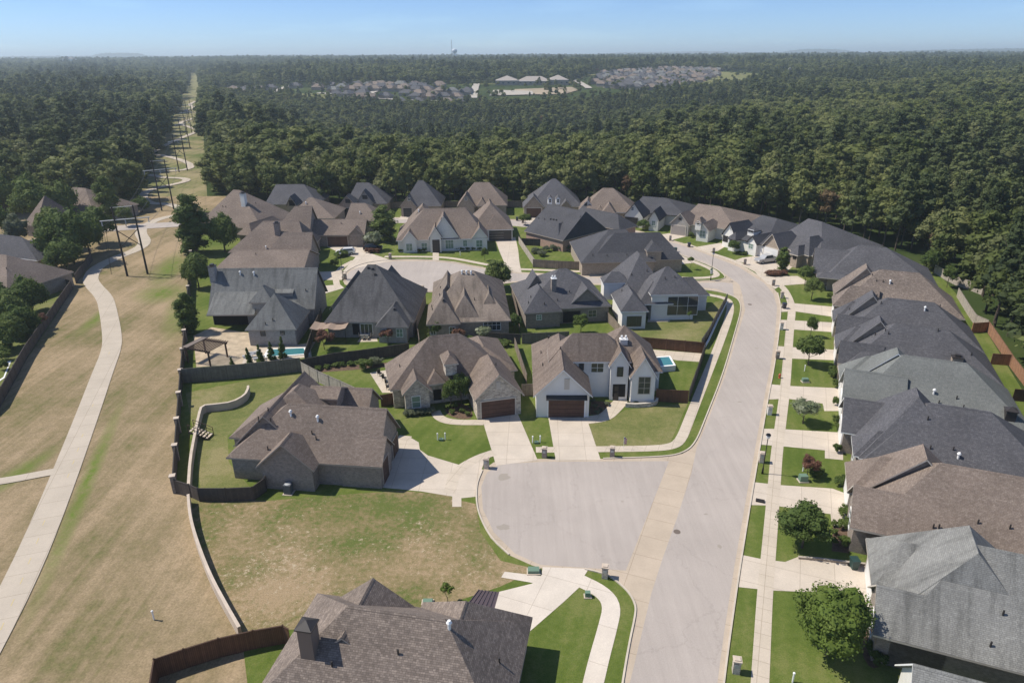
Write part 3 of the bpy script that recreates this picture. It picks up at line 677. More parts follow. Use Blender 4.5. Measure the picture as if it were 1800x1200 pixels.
# pavements and paths
PW = 1.35
ribbon('pavement', [(1329, 1300), (1336, 1200), (1345, 1035), (1350, 985), (1361, 852), (1365, 800), (1371, 753), (1381, 678), (1388, 580), (1393, 542), (1387, 522), (1377, 505), (1360, 492)], PW, .026, M_walk)
ribbon('pavement', [(1352, 488), (1318, 470), (1290, 458), (1240, 442), (1205, 428)], PW, .026, M_walk)
ribbon('pavement', [(1168, 440), (1215, 458), (1250, 472), (1262, 482), (1254, 487), (1222, 489), (1160, 486)], PW, .026, M_walk)
ribbon('pavement', [(1048, 789), (1140, 788), (1180, 785), (1197, 774), (1212, 735), (1240, 665), (1268, 595), (1283, 552), (1284, 535), (1278, 524), (1236, 516)], PW, .026, M_walk)
ribbon('pavement', [(942, 790), (979, 790)], 1.3, .028, M_walk); ribbon('pavement', [(790, 866), (800, 828), (836, 806), (868, 795)], PW, .028, M_walk)
ribbon('pavement', [(1012, 1016), (1058, 1038), (1077, 1063), (1068, 1103), (1052, 1160), (1036, 1230), (1024, 1300)], 1.6, .028, M_new)
ribbon('pavement', [(1160, 486), (1072, 480), (1000, 476), (912, 473)], PW, .026, M_walk); ribbon('pavement', [(884, 470), (850, 464), (800, 454), (760, 451), (676, 451)], PW, .026, M_walk)
ribbon('pavement', [(622, 458), (602, 468), (592, 480), (590, 492), (594, 506)], PW, .026, M_walk); ribbon('footpath', [(766, 443), (766, 459)], 1.5, .030, M_walk)
ribbon('footpath', [(765, 722), (772, 735), (795, 742), (850, 742)], 1.4, .030, M_walk); ribbon('footpath', [(1030, 738), (1062, 734), (1078, 720), (1094, 702)], 2.0, .030, M_walk)
ribbon('footpath', [(1415, 455), (1400, 462), (1385, 470)], 1.3, .030, M_walk); ribbon('footpath', [(700, 768), (722, 770)], 1.0, .030, M_walk)
sheet('side_lawn', [(0, 700), (98, 556), (124, 512), (96, 505), (70, 505), (-60, 520), (-160, 700), (-60, 760)], .0, M_lawn)
# greenbelt trail and the cross street
ribbon('trail', [(-90, 1250), (28, 1037), (88, 900), (155, 725), (180, 655), (197, 612), (197, 585), (190, 545), (184, 522), (162, 500), (158, 488), (168, 470), (205, 452), (243, 438), (257, 425), (246, 410), (250, 399), (275, 386), (300, 380), (335, 374)], 3.0, .012, M_trail)
ribbon('footpath', [(-80, 855), (0, 846), (95, 828)], 1.5, .016, M_trail)
ribbon('street', [(60, 425), (170, 404), (205, 401), (262, 397), (345, 392), (420, 388)], 7.0, .020, M_asph)
ribbon('trail', [(335, 374), (300, 358), (262, 358), (248, 345), (262, 333), (300, 325), (330, 318), (325, 313), (290, 312)], 3, .12, M_trail, terrain=True)
ribbon('trail', [(290, 312), (240, 303), (320, 300), (340, 293), (325, 283), (285, 272), (262, 271)], 3, .12, M_trail, terrain=True)
ribbon('trail', [(262, 271), (300, 250), (325, 240), (350, 230), (335, 224), (312, 217), (330, 211), (352, 205), (352, 199)], 3.2, .14, M_trail, terrain=True)
ribbon('trail', [(352, 199), (318, 195), (345, 190), (330, 184), (345, 178)], 3.5, .16, M_trail, terrain=True)
# worn yellow centre dashes
b = MB()
for x, y in ((145, 765), (137, 790), (129, 812), (120, 835), (77, 918), (66, 950), (52, 985), (38, 1020), (22, 1058), (4, 1100), (192, 620), (163, 712)):
    p = G(x, y, .02); d = Vector((-.31, .95, 0)); n = Vector((.95, .31, 0))*.035
    b.add([p-d*.45-n, p-d*.45+n, p+d*.45+n, p+d*.45-n], [(0, 1, 2, 3)])
tag(b.build('trail_marking', plain('faded_yellow_paint', (.52, .42, .2), .9)), kind='structure')

# ------------------------------------------------------------------ houses, near to far
HS = []
def house(*a, **k): h = House(*a, **k); HS.append(h); return h
# 1 bottom of the frame
h = house('large house in the foreground with brown shingle roof, dark east slope and bronze metal awnings', -10.7, 'taupe', 'brick')
def hb(u0, v0, u1, v1, **k):
    o_ = Vector((1.52, 42.16, 0)); return h.blk([('w', *(o_+h.U*u0+h.V*v0)[:2]), ('w', *(o_+h.U*u1+h.V*v1)[:2])], **k)
A = hb(-18.3, -11.6, 0, -.6, ze=3.2, ax='u', r=8.0, e0=5.6, e1=5.35)
hb(-9.2, -5.6, 0, 0, ze=3.2, ax='v', r=7.1, e0=0, e1=3.2)
hb(-16.7, -8, -8.3, -1.4, ze=3.2, ax='v', r=6.9, e0=0, e1=.5)
for q in ([(842, 1040, 3.0), (873, 1043, 3.0), (864, 1070, 3.2), (819, 1062, 3.2)], [(718, 1072, 2.9), (765, 1079, 2.9), (762, 1084, 3.2), (712, 1076, 3.2)]):
    pass
h.chimney(546, 1142, 1.05, 1.05, 2.2, plain('bronze_siding', (.2, .15, .12), .7), 'hip')
for q in ((584, 1172), (878, 1165), (790, 1105, 'cap'), (700, 1150)): h.vent(*q)
# 2 big brown roof by the greenbelt
h = house('broad brown-roofed brick house between the greenbelt fence and the nearest turning circle', ((397, 804), (666, 821)), 'brown', 'brick')
A = h.blk([(397, 804), (666, 821), (701, 750)], 3.0, 'u', r=[(507, 709), (677, 717)], e1=0)
h.blk([(449, 821), (552, 827)], 3.0, 'v', ap=(494, 781), x=(0, 0, 0, 6))
Gg = h.blk([(666, 821), (689, 780)], 3.1, 'u', x=(5, 0, .3, 0), e0=2, e1=0, p=1.0)
h.blk([(405, 766), (460, 712)], 2.9, 'v', x=(0, .4, 14.4, 0), r=7.9, e0=3.5, e1=3)
h.blk([(492, 701)], 3.0, 'v', x=(.3, 12, 8.2, 0), r=7.3, e0=0, e1=0)
h.blk([(672, 700), (640, 722)], 3.0, 'u', x=(6, 3.0, 0, 0), p=.95, e0=0, e1=0)
D = h.blk([(555, 690, 6.2), (605, 690, 6.2)], 6.2, 'u', x=(.6, 1.5, -.2, 1.6), p=.5, e0=0, e1=0, zb=4.5, oh=.2)
h.opening(A, 'f', 494, 822, 519, 828); h.opening(Gg, 'r', 671, 805, 682, 830, 'garage_door', floor=True); h.opening(A, 'r', 690, 765, 700, 785, 'garage_door', floor=True)
for q in ((512, 733, 'cap'), (559, 740, 'cap'), (549, 765), (556, 773), (456, 745), (472, 724), (471, 790), (476, 740)): h.vent(*q)
b = MB()
# 3 stone garage front
h = house('cream stone house with brown hip roof, gabled two-car garage and a tree by the entry', ((834, 705), (922, 694)), 'brown2', 'stone', M_trim)
A = h.blk([(676, 640), (712, 690), (905, 652)], 3.0, 'u', r=[(755, 591), (807, 585)], x=(0, -1.2, -1.2, 0))
Lg = h.blk([(707, 695), (760, 687)], 3.0, 'v', ap=(730, 667), x=(0, 0, 0, 8))
Gg = h.blk([(834, 705), (922, 694)], 3.0, 'v', ap=(877, 659), x=(0, 0, 0, 11), e1=4)
h.blk([(910, 650), (866, 602)], 3.0, 'v', r=[(837, 585)], x=(7, 0, 0, 1.5))
E1 = h.blk([(751, 677, 3.4), (784, 672, 3.4)], 3.4, 'v', p=1.1, x=(0, 0, 0, 3.5), zb=3.0)
h.blk([(784, 641, 6.3), (801, 636, 6.3)], 6.3, 'v', p=1.0, x=(.3, 0, .3, 3), zb=4.5, oh=.25, ap=None, e0=1.0)
h.opening(Gg, 'f', 846, 703, 905, 728, 'garage_door', floor=True); h.opening(Gg, 'f', 872, 671, 879, 684, 'shutter', M_trim)
h.opening(Lg, 'f', 724, 696, 739, 716, mat=M_glassg, bars=(1, 2)); h.opening(A, 'f', 762, 684, 776, 703, 'opening'); h.opening(A, 'f', 745, 702, 750, 707, 'shutter')
for q in ((703, 646), (872, 643), (762, 589, 'cap'), (781, 587, 'cap')): h.vent(*q)
# 4 white two-storey
h = house('white two-storey house with brown shingle roof, dark garage awning and side pool', ((951, 697), (1042, 697)), 'brown2', 'stucco', M_white)
Gg = h.blk([(951, 697, 3.3), (1042, 697, 3.3), (934, 605, 3.3)], 3.3, 'v', ap=(997, 650), e1=5)
A = h.blk([(1002, 636, 5.6), (1072, 636, 5.6)], 5.6, 'u', r=[(1008, 586), (1064, 585)], x=(3.0, 0, 3, 4.6), oh=.35, e0=3.4, e1=3.4)
C = h.blk([(1165, 652, 3.2), (1040, 652, 3.2)], 3.2, 'u', x=(0, .3, 0, 10), p=1.0, e0=5.5)
h.blk([(1040, 652, 3.0), (1074, 640, 3.0)], 3.0, 'u', x=(.5, 1.2, .3, 2), p=.3)
T = h.blk([(1071, 646, 5.2), (1110, 646, 5.2)], 5.2, 'v', ap=(1087, 617), x=(0, 0, 0, 6), oh=.3)
Rg = h.blk([(1107, 665, 4.0), (1157, 666, 4.0)], 4.0, 'v', ap=(1130, 629), x=(0, 0, 0, 6), oh=.3)
h.opening(Gg, 'f', 964, 703, 1027, 728, 'garage_door', floor=True); h.opening(Gg, 'f', 992, 665, 1001, 684, 'shutter', M_trim)
h.opening(A, 'f', 1018, 639, 1026, 650, bars=(1, 1), fm=M_dktrim); h.opening(A, 'f', 1039, 638, 1061, 654, bars=(2, 2))
h.opening(T, 'f', 1085, 645, 1095, 661, bars=(1, 2), fm=M_dktrim); h.opening(T, 'f', 1077, 675, 1099, 697, 'opening'); h.opening(T, 'f', 1078, 676, 1088, 693, 'door', floor=True)
h.opening(Rg, 'f', 1122, 662, 1143, 692, bars=(2, 3), fm=M_trim); h.place(C, 'f', 3.4, .7, 2.4, 2.0, bars=(2, 2), fm=M_trim)
h.chimney(1096, 600, 1.1, .8, .35, WM['stucco'], 'flue')
for q in ((951, 622), (954, 643), (985, 615), (965, 594, 'turbine')): h.vent(*q)
W4 = h
# 5 grey stained roof with the pool behind
h = house('weathered grey-roofed house with deep dark porch and hipped wing beside the backyard pool', ((430, 580), (521, 579)), 'grey', 'grey')
A = h.blk([(540, 539), (366, 545), (556, 539)], 3.0, 'u', r=[(380, 472), (555, 470)], x=(0, 0, 0, 9), e0=0, e1=0)
P5 = h.blk([(366, 551, 3.1), (444, 551, 3.1)], 3.1, 'u', x=(0, .6, .5, 10), p=.5, e0=0, e1=0, wall=False)
Wg = h.blk([(430, 580), (521, 579)], 3.0, 'v', r=None, x=(0, 0, 0, 9), p=1.15)
h.blk([(437, 532, 5.0), (472, 532, 5.0)], 5.0, 'v', p=1.1, x=(0, 0, .8, 5), zb=2.5)
h.blk([(482, 508, 5.6), (519, 510, 5.6)], 5.6, 'u', p=.35, x=(.5, 1.6, 0, 1.5), zb=3.5, e0=0, e1=0, oh=.2)
h.blk([(517, 545), (538, 545)], 3.0, 'v', x=(3, .5, 0, 6), p=.6)
h.opening(A, 'f', 374, 556, 434, 581, 'opening', floor=True); h.opening(Wg, 'f', 458, 579, 466, 590, bars=(1, 2), fm=M_dktrim); h.opening(Wg, 'f', 493, 579, 500, 588, bars=(1, 2), fm=M_dktrim)
h.chimney(376, 487, 1.0, 1.4, 1.9, WM['grey'], 'box')
for q in ((423, 486, 'cap'), (447, 486, 'cap'), (467, 571), (538, 514), (480, 566)): h.vent(*q)
H5 = h
# 6, 7, 8 the row between the two turning circles
h = house('dark weathered hip-roofed house with a tan shade sail over its back patio', ((575, 565), (660, 565)), 'charcoal', 'grey')
A = h.blk([(572, 563), (725, 566), (731, 512), ], 3.0, 'u', r=[(646, 465), (661, 465)], x=(0, 0, .3, 1.5))
Wg = h.blk([(659, 575), (718, 575)], 3.0, 'v', p=1.0, x=(0, 0, 0, 8)); h.blk([('w', G(685, 470, 8).x-4, G(685, 470, 8).y+-9), ('w', G(685, 470, 8).x+4, G(685, 470, 8).y+1.5)], 3.0, 'v', r=8.0, e0=0, e1=0); h.blk([('w', G(627, 475, 7.5).x-3.5, G(627, 475, 7.5).y+-9), ('w', G(627, 475, 7.5).x+3.5, G(627, 475, 7.5).y+1)], 3.0, 'v', r=7.2, e0=0, e1=0)
h.opening(A, 'f', 620, 569, 632, 588, 'opening'); h.opening(A, 'f', 634, 569, 655, 588, bars=(3, 1)); h.opening(Wg, 'f', 672, 578, 686, 592, mat=M_glassg); h.opening(Wg, 'f', 697, 578, 708, 592, mat=M_glassg)
for q in ((648, 473, 'turbine'), (655, 475, 'turbine'), (660, 486, 'turbine'), (694, 547, 'turbine')): h.vent(*q)
h = house('streaked brown hip-roofed brick house with three stepped hips facing its small garden', ((749, 571), (810, 569)), 'old', 'brick')
A = h.blk([(755, 566), (896, 551), (862, 497)], 3.0, 'u', r=[(809, 475), (832, 476)], x=(0, .6, 0, 1.5))
Wg = h.blk([(749, 571), (810, 569)], 3.0, 'v', p=1.35, x=(0, 0, 0, 10)); W2 = h.blk([(790, 564), (846, 563)], 3.0, 'v', p=1.4, x=(0, 0, 0, 10)); W3 = h.blk([(838, 556), (885, 555)], 3.0, 'v', p=1.5, x=(0, 0, 0, 9))
h.blk([('w', G(789, 476, 7.5).x-2.6, G(789, 476, 7.5).y+-8), ('w', G(789, 476, 7.5).x+2.6, G(789, 476, 7.5).y+1)], 3.0, 'v', r=7.4, e0=0, e1=0)
h.opening(W2, 'f', 820, 567, 838, 585, bars=(2, 2)); h.opening(A, 'f', 850, 562, 880, 580, bars=(4, 2)); h.opening(Wg, 'f', 757, 574, 766, 588); h.opening(Wg, 'f', 790, 574, 800, 588)
for q in ((812, 483, 'cap'), (820, 483, 'cap'), (828, 483, 'cap'), (773, 520), (774, 507), (759, 540), (780, 530, 'turbine'), (760, 545), (834, 528)): h.vent(*q)
h = house('slate-roofed brick house with a single square chimney and a covered back porch', ((921, 550), (989, 546)), 'slate', 'dark')
A = h.blk([(921, 550), (1062, 541), (1040, 496)], 3.0, 'u', r=[(984, 470), (996, 474)], x=(0, -1.0, 0, 1.5))
Wg = h.blk([(921, 550), (989, 547)], 3.0, 'v', p=1.0, x=(0, 0, 0, 9), oh=.35)
h.blk([('w', G(939, 472, 7.5).x-2.4, G(939, 472, 7.5).y+-4), ('w', G(939, 472, 7.5).x+2.4, G(939, 472, 7.5).y+1)], 3.0, 'v', r=7.3, e0=0, e1=0); h.blk([('w', G(1022, 486, 6.5).x-3, G(1022, 486, 6.5).y+-7), ('w', G(1022, 486, 6.5).x+3, G(1022, 486, 6.5).y+1)], 3.0, 'v', r=6.3, e0=0, e1=0)
h.opening(A, 'f', 990, 547, 1020, 566, 'opening'); h.opening(A, 'f', 1034, 545, 1048, 557, bars=(2, 2), fm=M_trim); h.opening(Wg, 'f', 943, 553, 952, 562, mat=M_glassg)
h.chimney(973, 508, .9, .9, 2.0, WM['brick'], 'flue')
for q in ((933, 524), (929, 534), (957, 537), (980, 529), (1001, 515)): h.vent(*q)
# 9 white corner house
h = house('white house with dark roof and tall two-storey windows on the corner lot', ((1091, 548), (1140, 547)), 'slate', 'stucco', M_white)
A = h.blk([(1091, 520, 3.2), (1182, 520, 3.2)], 3.2, 'v', r=9.6, x=(.6, 1.0, -.3, 13), e0=7, e1=5)
Wg = h.blk([(1091, 548, 3.4), (1141, 547, 3.4)], 3.4, 'v', p=1.0, x=(0, 0, 0, 10))
Pw = h.blk([(1136, 535, 3.2), (1184, 534, 3.2)], 3.2, 'v', p=1.0, x=(1.5, 0, 0, 9), wall=False)
Wt = h.blk([(1166, 518, 5.0), (1227, 517, 5.0)], 5.0, 'u', r=9.0, x=(2.3, 0, 0, 8.5), e1=4.5, e0=3.5)
h.blk([(1226, 519), (1237, 507)], 3.2, 'u', x=(5, 0, 0, 1.5), p=1.0)
h.blk([(1084, 497, 5.4), (1108, 497, 5.4)], 5.4, 'u', x=(2.6, 0, 0, 3.5), p=.9, zb=2, oh=.25)
h.opening(Wg, 'f', 1102, 556, 1127, 573, mat=M_glass, bars=(3, 1), fm=M_dktrim); h.place(Wt, 'f', 6.1, .9, 5.6, 3.6, bars=(3, 2)); h.opening(A, 'f', 1142, 540, 1163, 558, 'opening')
for q in ((1169, 491), (1186, 490), (1093, 512), (1137, 479), (1110, 486)): h.vent(*q)
H9 = h
# 10 long brown house on the second circle
h = house('sprawling brown-roofed house with linked three-car garage behind the white car', ((548, 414), (638, 413)), 'brown', 'brick')
h.blk([(380, 472), (532, 480)], 3.0, 'u', x=(0, 0, 0, 11), r=[(412, 439), (527, 439)], e1=0); h.blk([(400, 444), (543, 440)], 3.0, 'u', x=(0, 0, 0, 12), r=8.8, e0=7, e1=3); h.blk([(470, 420), (546, 415)], 3.0, 'u', x=(0, 0, .3, 10), p=1.1, e0=6, e1=0)
h.blk([(515, 440), (545, 460)], 3.0, 'u', x=(5, 0, 0, 0), p=1.1, e1=0)
Gg = h.blk([(540, 414), (641, 413)], 3.0, 'u', r=[(508, 385), (643, 386)], x=(1, 0, 0, 9.5), e0=0, e1=0); h.blk([(612, 413), (640, 413)], 3.0, 'v', ap=(626, 400), x=(0, .4, 0, 4))
h.opening(Gg, 'f', 576, 416, 611, 431, 'garage_door', floor=True); h.opening(Gg, 'f', 617, 416, 637, 431, 'garage_door', floor=True); h.chimney(489, 412, 1.2, 1.0, 2.4, WM['brick'])
for q in ((468, 437, 'cap'), (450, 448), (600, 395)): h.vent(*q)
h = house('brown pyramid-roofed house squeezed behind the linked garages', 0, 'brown', 'tan')
h.blk([(500, 384), (588, 384)], 3.0, 'u', r=[(543, 347), (549, 347)], x=(0, 0, 0, 14)); h.vent(538, 360, 'cap')
h = house('small brown hip-roofed house just left of the round leafy tree', 0, 'brown', 'tan')
h.blk([(606, 388), (668, 388)], 3.0, 'u', r=[(617, 357), (642, 357)], x=(0, 0, 0, 11)); h.vent(633, 377, 'cap')
# 11
h = house('tall brown hip-roofed house with a white chimney beside the greenbelt trees', -20, 'brown', 'tan')
h.blk([(380, 384), (462, 404), (489, 380)], 3.0, 'u', r=[(410, 334), (422, 334)], x=(0, 0, 0, 1)); h.blk([(416, 412), (462, 408)], 3.0, 'v', p=1.05, x=(0, 0, 0, 10)); h.chimney(430, 362, 1.3, 1.0, 3.0, WM['stucco'])
for q in ((397, 366), (392, 366), (450, 360)): h.vent(*q)
h = house('slate hip-roofed house with small front gable at the left end of the back row', 0, 'slate', 'tan')
A = h.blk([(466, 359), (560, 359)], 3.0, 'u', r=[(485, 324), (534, 324)], x=(0, 0, 0, 14)); g_ = h.blk([(503, 361), (522, 361)], 3.6, 'v', ap=(513, 344), x=(0, .5, 0, 6)); h.opening(g_, 'f', 508, 352, 518, 362, 'opening'); h.opening(A, 'f', 474, 362, 482, 370)
h = house('slate-roofed brick house with shuttered gable over its open garage', 0, 'slate', 'tan')
h.blk([(608, 358), (681, 358)], 3.0, 'u', r=[(627, 322), (648, 320)], x=(0, 0, 0, 14)); Gg = h.blk([(592, 365), (630, 365)], 3.0, 'v', ap=(611, 344), x=(0, 0, 0, 7)); g2 = h.blk([(626, 357, 3.6), (656, 357, 3.6)], 3.6, 'v', ap=(641, 335), x=(0, 0, 0, 6), wmat=WM['grey'])
h.opening(Gg, 'f', 599, 366, 619, 377, 'garage_door', mat=M_bdoor, floor=True); h.opening(Gg, 'f', 607, 350, 616, 357, 'shutter'); h.opening(g2, 'f', 637, 343, 646, 350, 'shutter')
h = house('slate hip-roofed brick house with steep garage gable behind the white house', 0, 'slate', 'tan')
h.blk([(706, 362), (776, 362)], 3.0, 'u', r=[(735, 317), (744, 317)], x=(0, 0, 0, 14)); Gg = h.blk([(702, 364), (733, 364)], 3.0, 'v', ap=(718, 345), x=(0, 0, 0, 8)); h.opening(Gg, 'f', 709, 366, 724, 377, 'garage_door', mat=M_bdoor, floor=True); h.opening(Gg, 'f', 717, 348, 721, 353)
# 15 white house with driveway
h = house('long white-brick single-storey house with arched door and green shutters on the turning circle', ((705, 424), (858, 420)), 'brown', 'white', M_white)
A = h.blk([(697, 420), (858, 419)], 3.0, 'u', r=[(745, 366), (818, 366)], x=(0, 0, 0, 13), e0=7)
g1 = h.blk([(705, 424), (735, 423)], 3.0, 'v', ap=(719, 407), x=(0, .3, 0, 8)); g2 = h.blk([(753, 417), (778, 417)], 3.6, 'v', ap=(765, 399), x=(0, 1.2, 0, 8)); g3 = h.blk([(754, 418), (808, 418)], 3.2, 'v', ap=(777, 380), x=(0, .6, 0, 9)); g4 = h.blk([(828, 419), (859, 419)], 3.0, 'v', ap=(843, 400), x=(0, .3, 0, 8))
h.blk([(712, 402), (775, 402)], 3.0, 'v', p=1.12, x=(0, 0, 0, 12)); Gb = h.blk([(826, 403), (903, 403)], 3.0, 'v', r=None, p=1.0, x=(0, 0, 0, 14)); h.blk([(850, 403), (888, 403)], 3.0, 'v', p=1.1, x=(0, .3, 0, 7))
for q in ((714, 428, 725, 441), ): h.opening(g1, 'f', *q, mat=M_glassg, fm=M_white)
h.opening(A, 'f', 741, 427, 751, 440, mat=M_glassg); h.opening(g2, 'f', 760, 418, 773, 440, 'door', floor=True); h.opening(g3, 'f', 783, 418, 797, 437, mat=M_glassg, bars=(3, 2)); h.opening(A, 'f', 814, 422, 821, 433, mat=M_glassg); h.opening(g4, 'f', 837, 422, 848, 434, mat=M_glassg)
h.opening(Gb, 'f', 862, 405, 902, 417, 'garage_door', mat=M_bdoor, floor=True)
for q in ((721, 376, 'cap'), (736, 374, 'cap'), (776, 394)): h.vent(*q)
h = house('brown-roofed brick house with three front gables in the back row', 0, 'brown', 'tan')
h.blk([(808, 361), (892, 361)], 3.0, 'u', r=[(834, 322), (860, 319)], x=(0, 0, 0, 14)); g_ = h.blk([(803, 364), (836, 364)], 3.0, 'v', ap=(820, 341), x=(0, 0, 0, 8)); h.blk([(838, 362), (856, 362)], 3.2, 'v', p=1.3, x=(0, .3, 0, 6)); h.blk([(852, 363), (868, 363)], 3.0, 'v', p=1.3, x=(0, .3, 0, 6)); h.opening(g_, 'f', 817, 347, 821, 352)
h = house('charcoal pyramid-roofed house with twin white dormers and brown garage door', 0, 'slate', 'tan', M_trim)
A = h.blk([(930, 363), (1024, 363)], 3.0, 'u', r=[(971, 314), (977, 314)], x=(0, 0, 0, 17)); Gg = h.blk([(919, 365), (957, 365)], 3.0, 'v', ap=(937, 344), x=(0, 0, 0, 8)); h.blk([(984, 364), (1006, 364)], 3.0, 'v', ap=(995, 352), x=(0, .3, 0, 6))
for x_ in (967, 981):
    d_ = h.blk([(x_-4, 350, 6.0), (x_+4, 350, 6.0)], 6.0, 'v', p=1.3, x=(0, 0, 0, 3), zb=4.4, oh=.1, e0=0, wmat=M_white); h.opening(d_, 'f', x_-2, 350, x_+2, 356, bars=(1, 2))
h.opening(Gg, 'f', 925, 366, 951, 377, 'garage_door', floor=True)
h = house('brown-roofed house with two white gables and stone porch facing the back street', -8, 'brown', 'tan', M_white)
h.blk([(1025, 368), (1118, 374)], 3.0, 'u', r=[(1060, 330), (1078, 331)], x=(0, 0, 0, 12)); g_ = h.blk([(1017, 367), (1048, 370)], 3.0, 'v', ap=(1030, 352), x=(0, 0, 0, 7), wmat=WM['white']); g2 = h.blk([(1046, 372), (1062, 373)], 3.0, 'v', p=1.2, x=(0, .3, 0, 6)); g3 = h.blk([(1058, 373), (1082, 375)], 3.4, 'v', p=1.2, x=(0, 0, 0, 6), wmat=WM['white'])
h.opening(g_, 'f', 1027, 356, 1032, 362, 'shutter'); h.opening(g3, 'f', 1067, 374, 1077, 381, mat=M_glassg); h.opening(g2, 'f', 1050, 373, 1056, 381, 'opening')
h = house('wide slate-roofed house with orange brick wall behind the fenced corner garden', ((922, 404), (1007, 425)), 'slate2', 'red')
h.blk([(921, 406), (1007, 427), (1089, 408)], 3.0, 'u', r=[(964, 364), (1030, 366)], x=(0, 0, -4, 0)); g_ = h.blk([(957, 413), (984, 420)], 3.0, 'v', p=1.1, x=(0, .4, 0, 6)); h.blk([(1089, 405), (1060, 384)], 3.0, 'u', p=.8, x=(8, 0, 0, 0))
for q in ((968, 387, 'turbine'), (973, 388, 'turbine'), (978, 389, 'turbine'), (947, 385), (957, 387), (988, 392), (1020, 382)): h.vent(*q)
h = house('slate-roofed house with a plain tan gable wall at the bend of the street', ((1030, 461), (1122, 459)), 'slate2', 'tan')
h.blk([(1009, 440), (1030, 462), (1122, 460)], 3.0, 'u', r=[(1071, 401), (1100, 405)], x=(0, 0, 4, 8)); h.blk([(1085, 458), (1140, 456)], 3.0, 'u', r=8.0, x=(6, 0, 8, 9), e0=6); T = h.blk([(1136, 441, 5.0), (1165, 441, 5.0)], 5.0, 'v', p=.9, x=(0, .2, 0, 9), oh=.25)
for q in ((1067, 451), (1102, 449), (1042, 450)): h.vent(*q)
# curving street of white-gabled houses
h = house('dark-roofed white house with black panelled garage door and a round shrub tree', ((1099, 380), (1132, 383)), 'slate2', 'white', M_dktrim)
h.blk([(1100, 374), (1210, 378)], 3.0, 'u', r=[(1130, 347), (1172, 346)], x=(0, -2, 0, 14)); Gg = h.blk([(1095, 380), (1132, 383)], 3.0, 'v', ap=(1112, 357), x=(0, 0, 0, 8)); g_ = h.blk([(1139, 386), (1160, 388)], 3.0, 'v', ap=(1149, 370), x=(0, .5, 0, 8))
h.opening(Gg, 'f', 1099, 383, 1120, 394, 'garage_door', mat=M_bdoor, floor=True); h.opening(Gg, 'f', 1110, 364, 1114, 370); h.opening(g_, 'f', 1146, 388, 1152, 397, mat=M_glassg)
h = house('brown-roofed pale house with taupe garage door and arched dormer', ((1177, 392), (1212, 397)), 'brown', 'white', M_trim)
h.blk([(1190, 392), (1312, 396)], 3.0, 'u', r=[(1227, 362), (1267, 359)], x=(0, -1, 0, 14)); Gg = h.blk([(1177, 392), (1212, 397)], 3.0, 'v', ap=(1197, 375), x=(0, 0, 0, 8), wmat=WM['grey']); g_ = h.blk([(1224, 402), (1247, 407)], 3.0, 'v', ap=(1236, 393), x=(0, 0, 0, 8))
d_ = h.blk([(1222, 390, 5.0), (1233, 392, 5.0)], 5.0, 'v', p=1.2, x=(0, 0, 0, 3), zb=3, oh=.15); h.opening(Gg, 'f', 1180, 397, 1205, 410, 'garage_door', mat=M_gdoor, floor=True); h.opening(g_, 'f', 1230, 405, 1240, 416, mat=M_glassg); h.opening(Gg, 'f', 1193, 383, 1198, 387, 'shutter'); h.opening(d_, 'f', 1225, 389, 1230, 395, bars=(1, 2))
h = house('black-roofed white house with shed dormer window and narrow front gables', ((1267, 412), (1311, 424)), 'slate2', 'stucco', M_dktrim)
h.blk([(1278, 414), (1404, 420)], 3.0, 'u', r=[(1322, 380), (1367, 378)], x=(0, 0, 0, 12)); g_ = h.blk([(1267, 412), (1299, 418)], 3.0, 'v', ap=(1284, 392), x=(0, 0, 0, 8)); g2 = h.blk([(1280, 418), (1296, 422)], 3.0, 'v', p=1.2, x=(0, .5, 0, 6)); g3 = h.blk([(1311, 425), (1332, 430)], 3.0, 'v', ap=(1321, 414), x=(0, 0, 0, 8))
h.opening(g_, 'f', 1270, 414, 1279, 425, 'opening'); h.opening(g2, 'f', 1284, 421, 1292, 431, 'opening'); h.opening(g3, 'f', 1316, 428, 1324, 437, mat=M_glassg); d_ = h.blk([(1313, 404, 5), (1327, 407, 5)], 5.0, 'u', p=.4, x=(0, 0, 0, 2.5), zb=3.4, oh=.15); h.opening(d_, 'f', 1315, 404, 1325, 409, bars=(2, 1)); h.opening(g_, 'f', 1283, 399, 1286, 404)
h = house('slate-roofed tan brick house with white garage door behind the parked pickup', ((1339, 431), (1370, 440)), 'slate', 'tan', M_trim)
h.blk([(1352, 428), (1480, 440)], 3.0, 'u', r=[(1420, 388), (1446, 386)], x=(0, 0, 2, 12)); Gg = h.blk([(1339, 431), (1370, 440)], 3.0, 'v', ap=(1357, 411), x=(0, 0, 0, 9)); g_ = h.blk([(1390, 440), (1422, 450)], 3.0, 'v', p=1.3, x=(0, 0, 0, 8)); g2 = h.blk([(1391, 444), (1406, 449)], 3.0, 'v', p=1.4, x=(0, .6, 0, 6)); h.opening(Gg, 'f', 1342, 436, 1367, 450, 'garage_door', mat=M_wdoor, floor=True); h.opening(g2, 'f', 1394, 447, 1400, 456, 'opening')
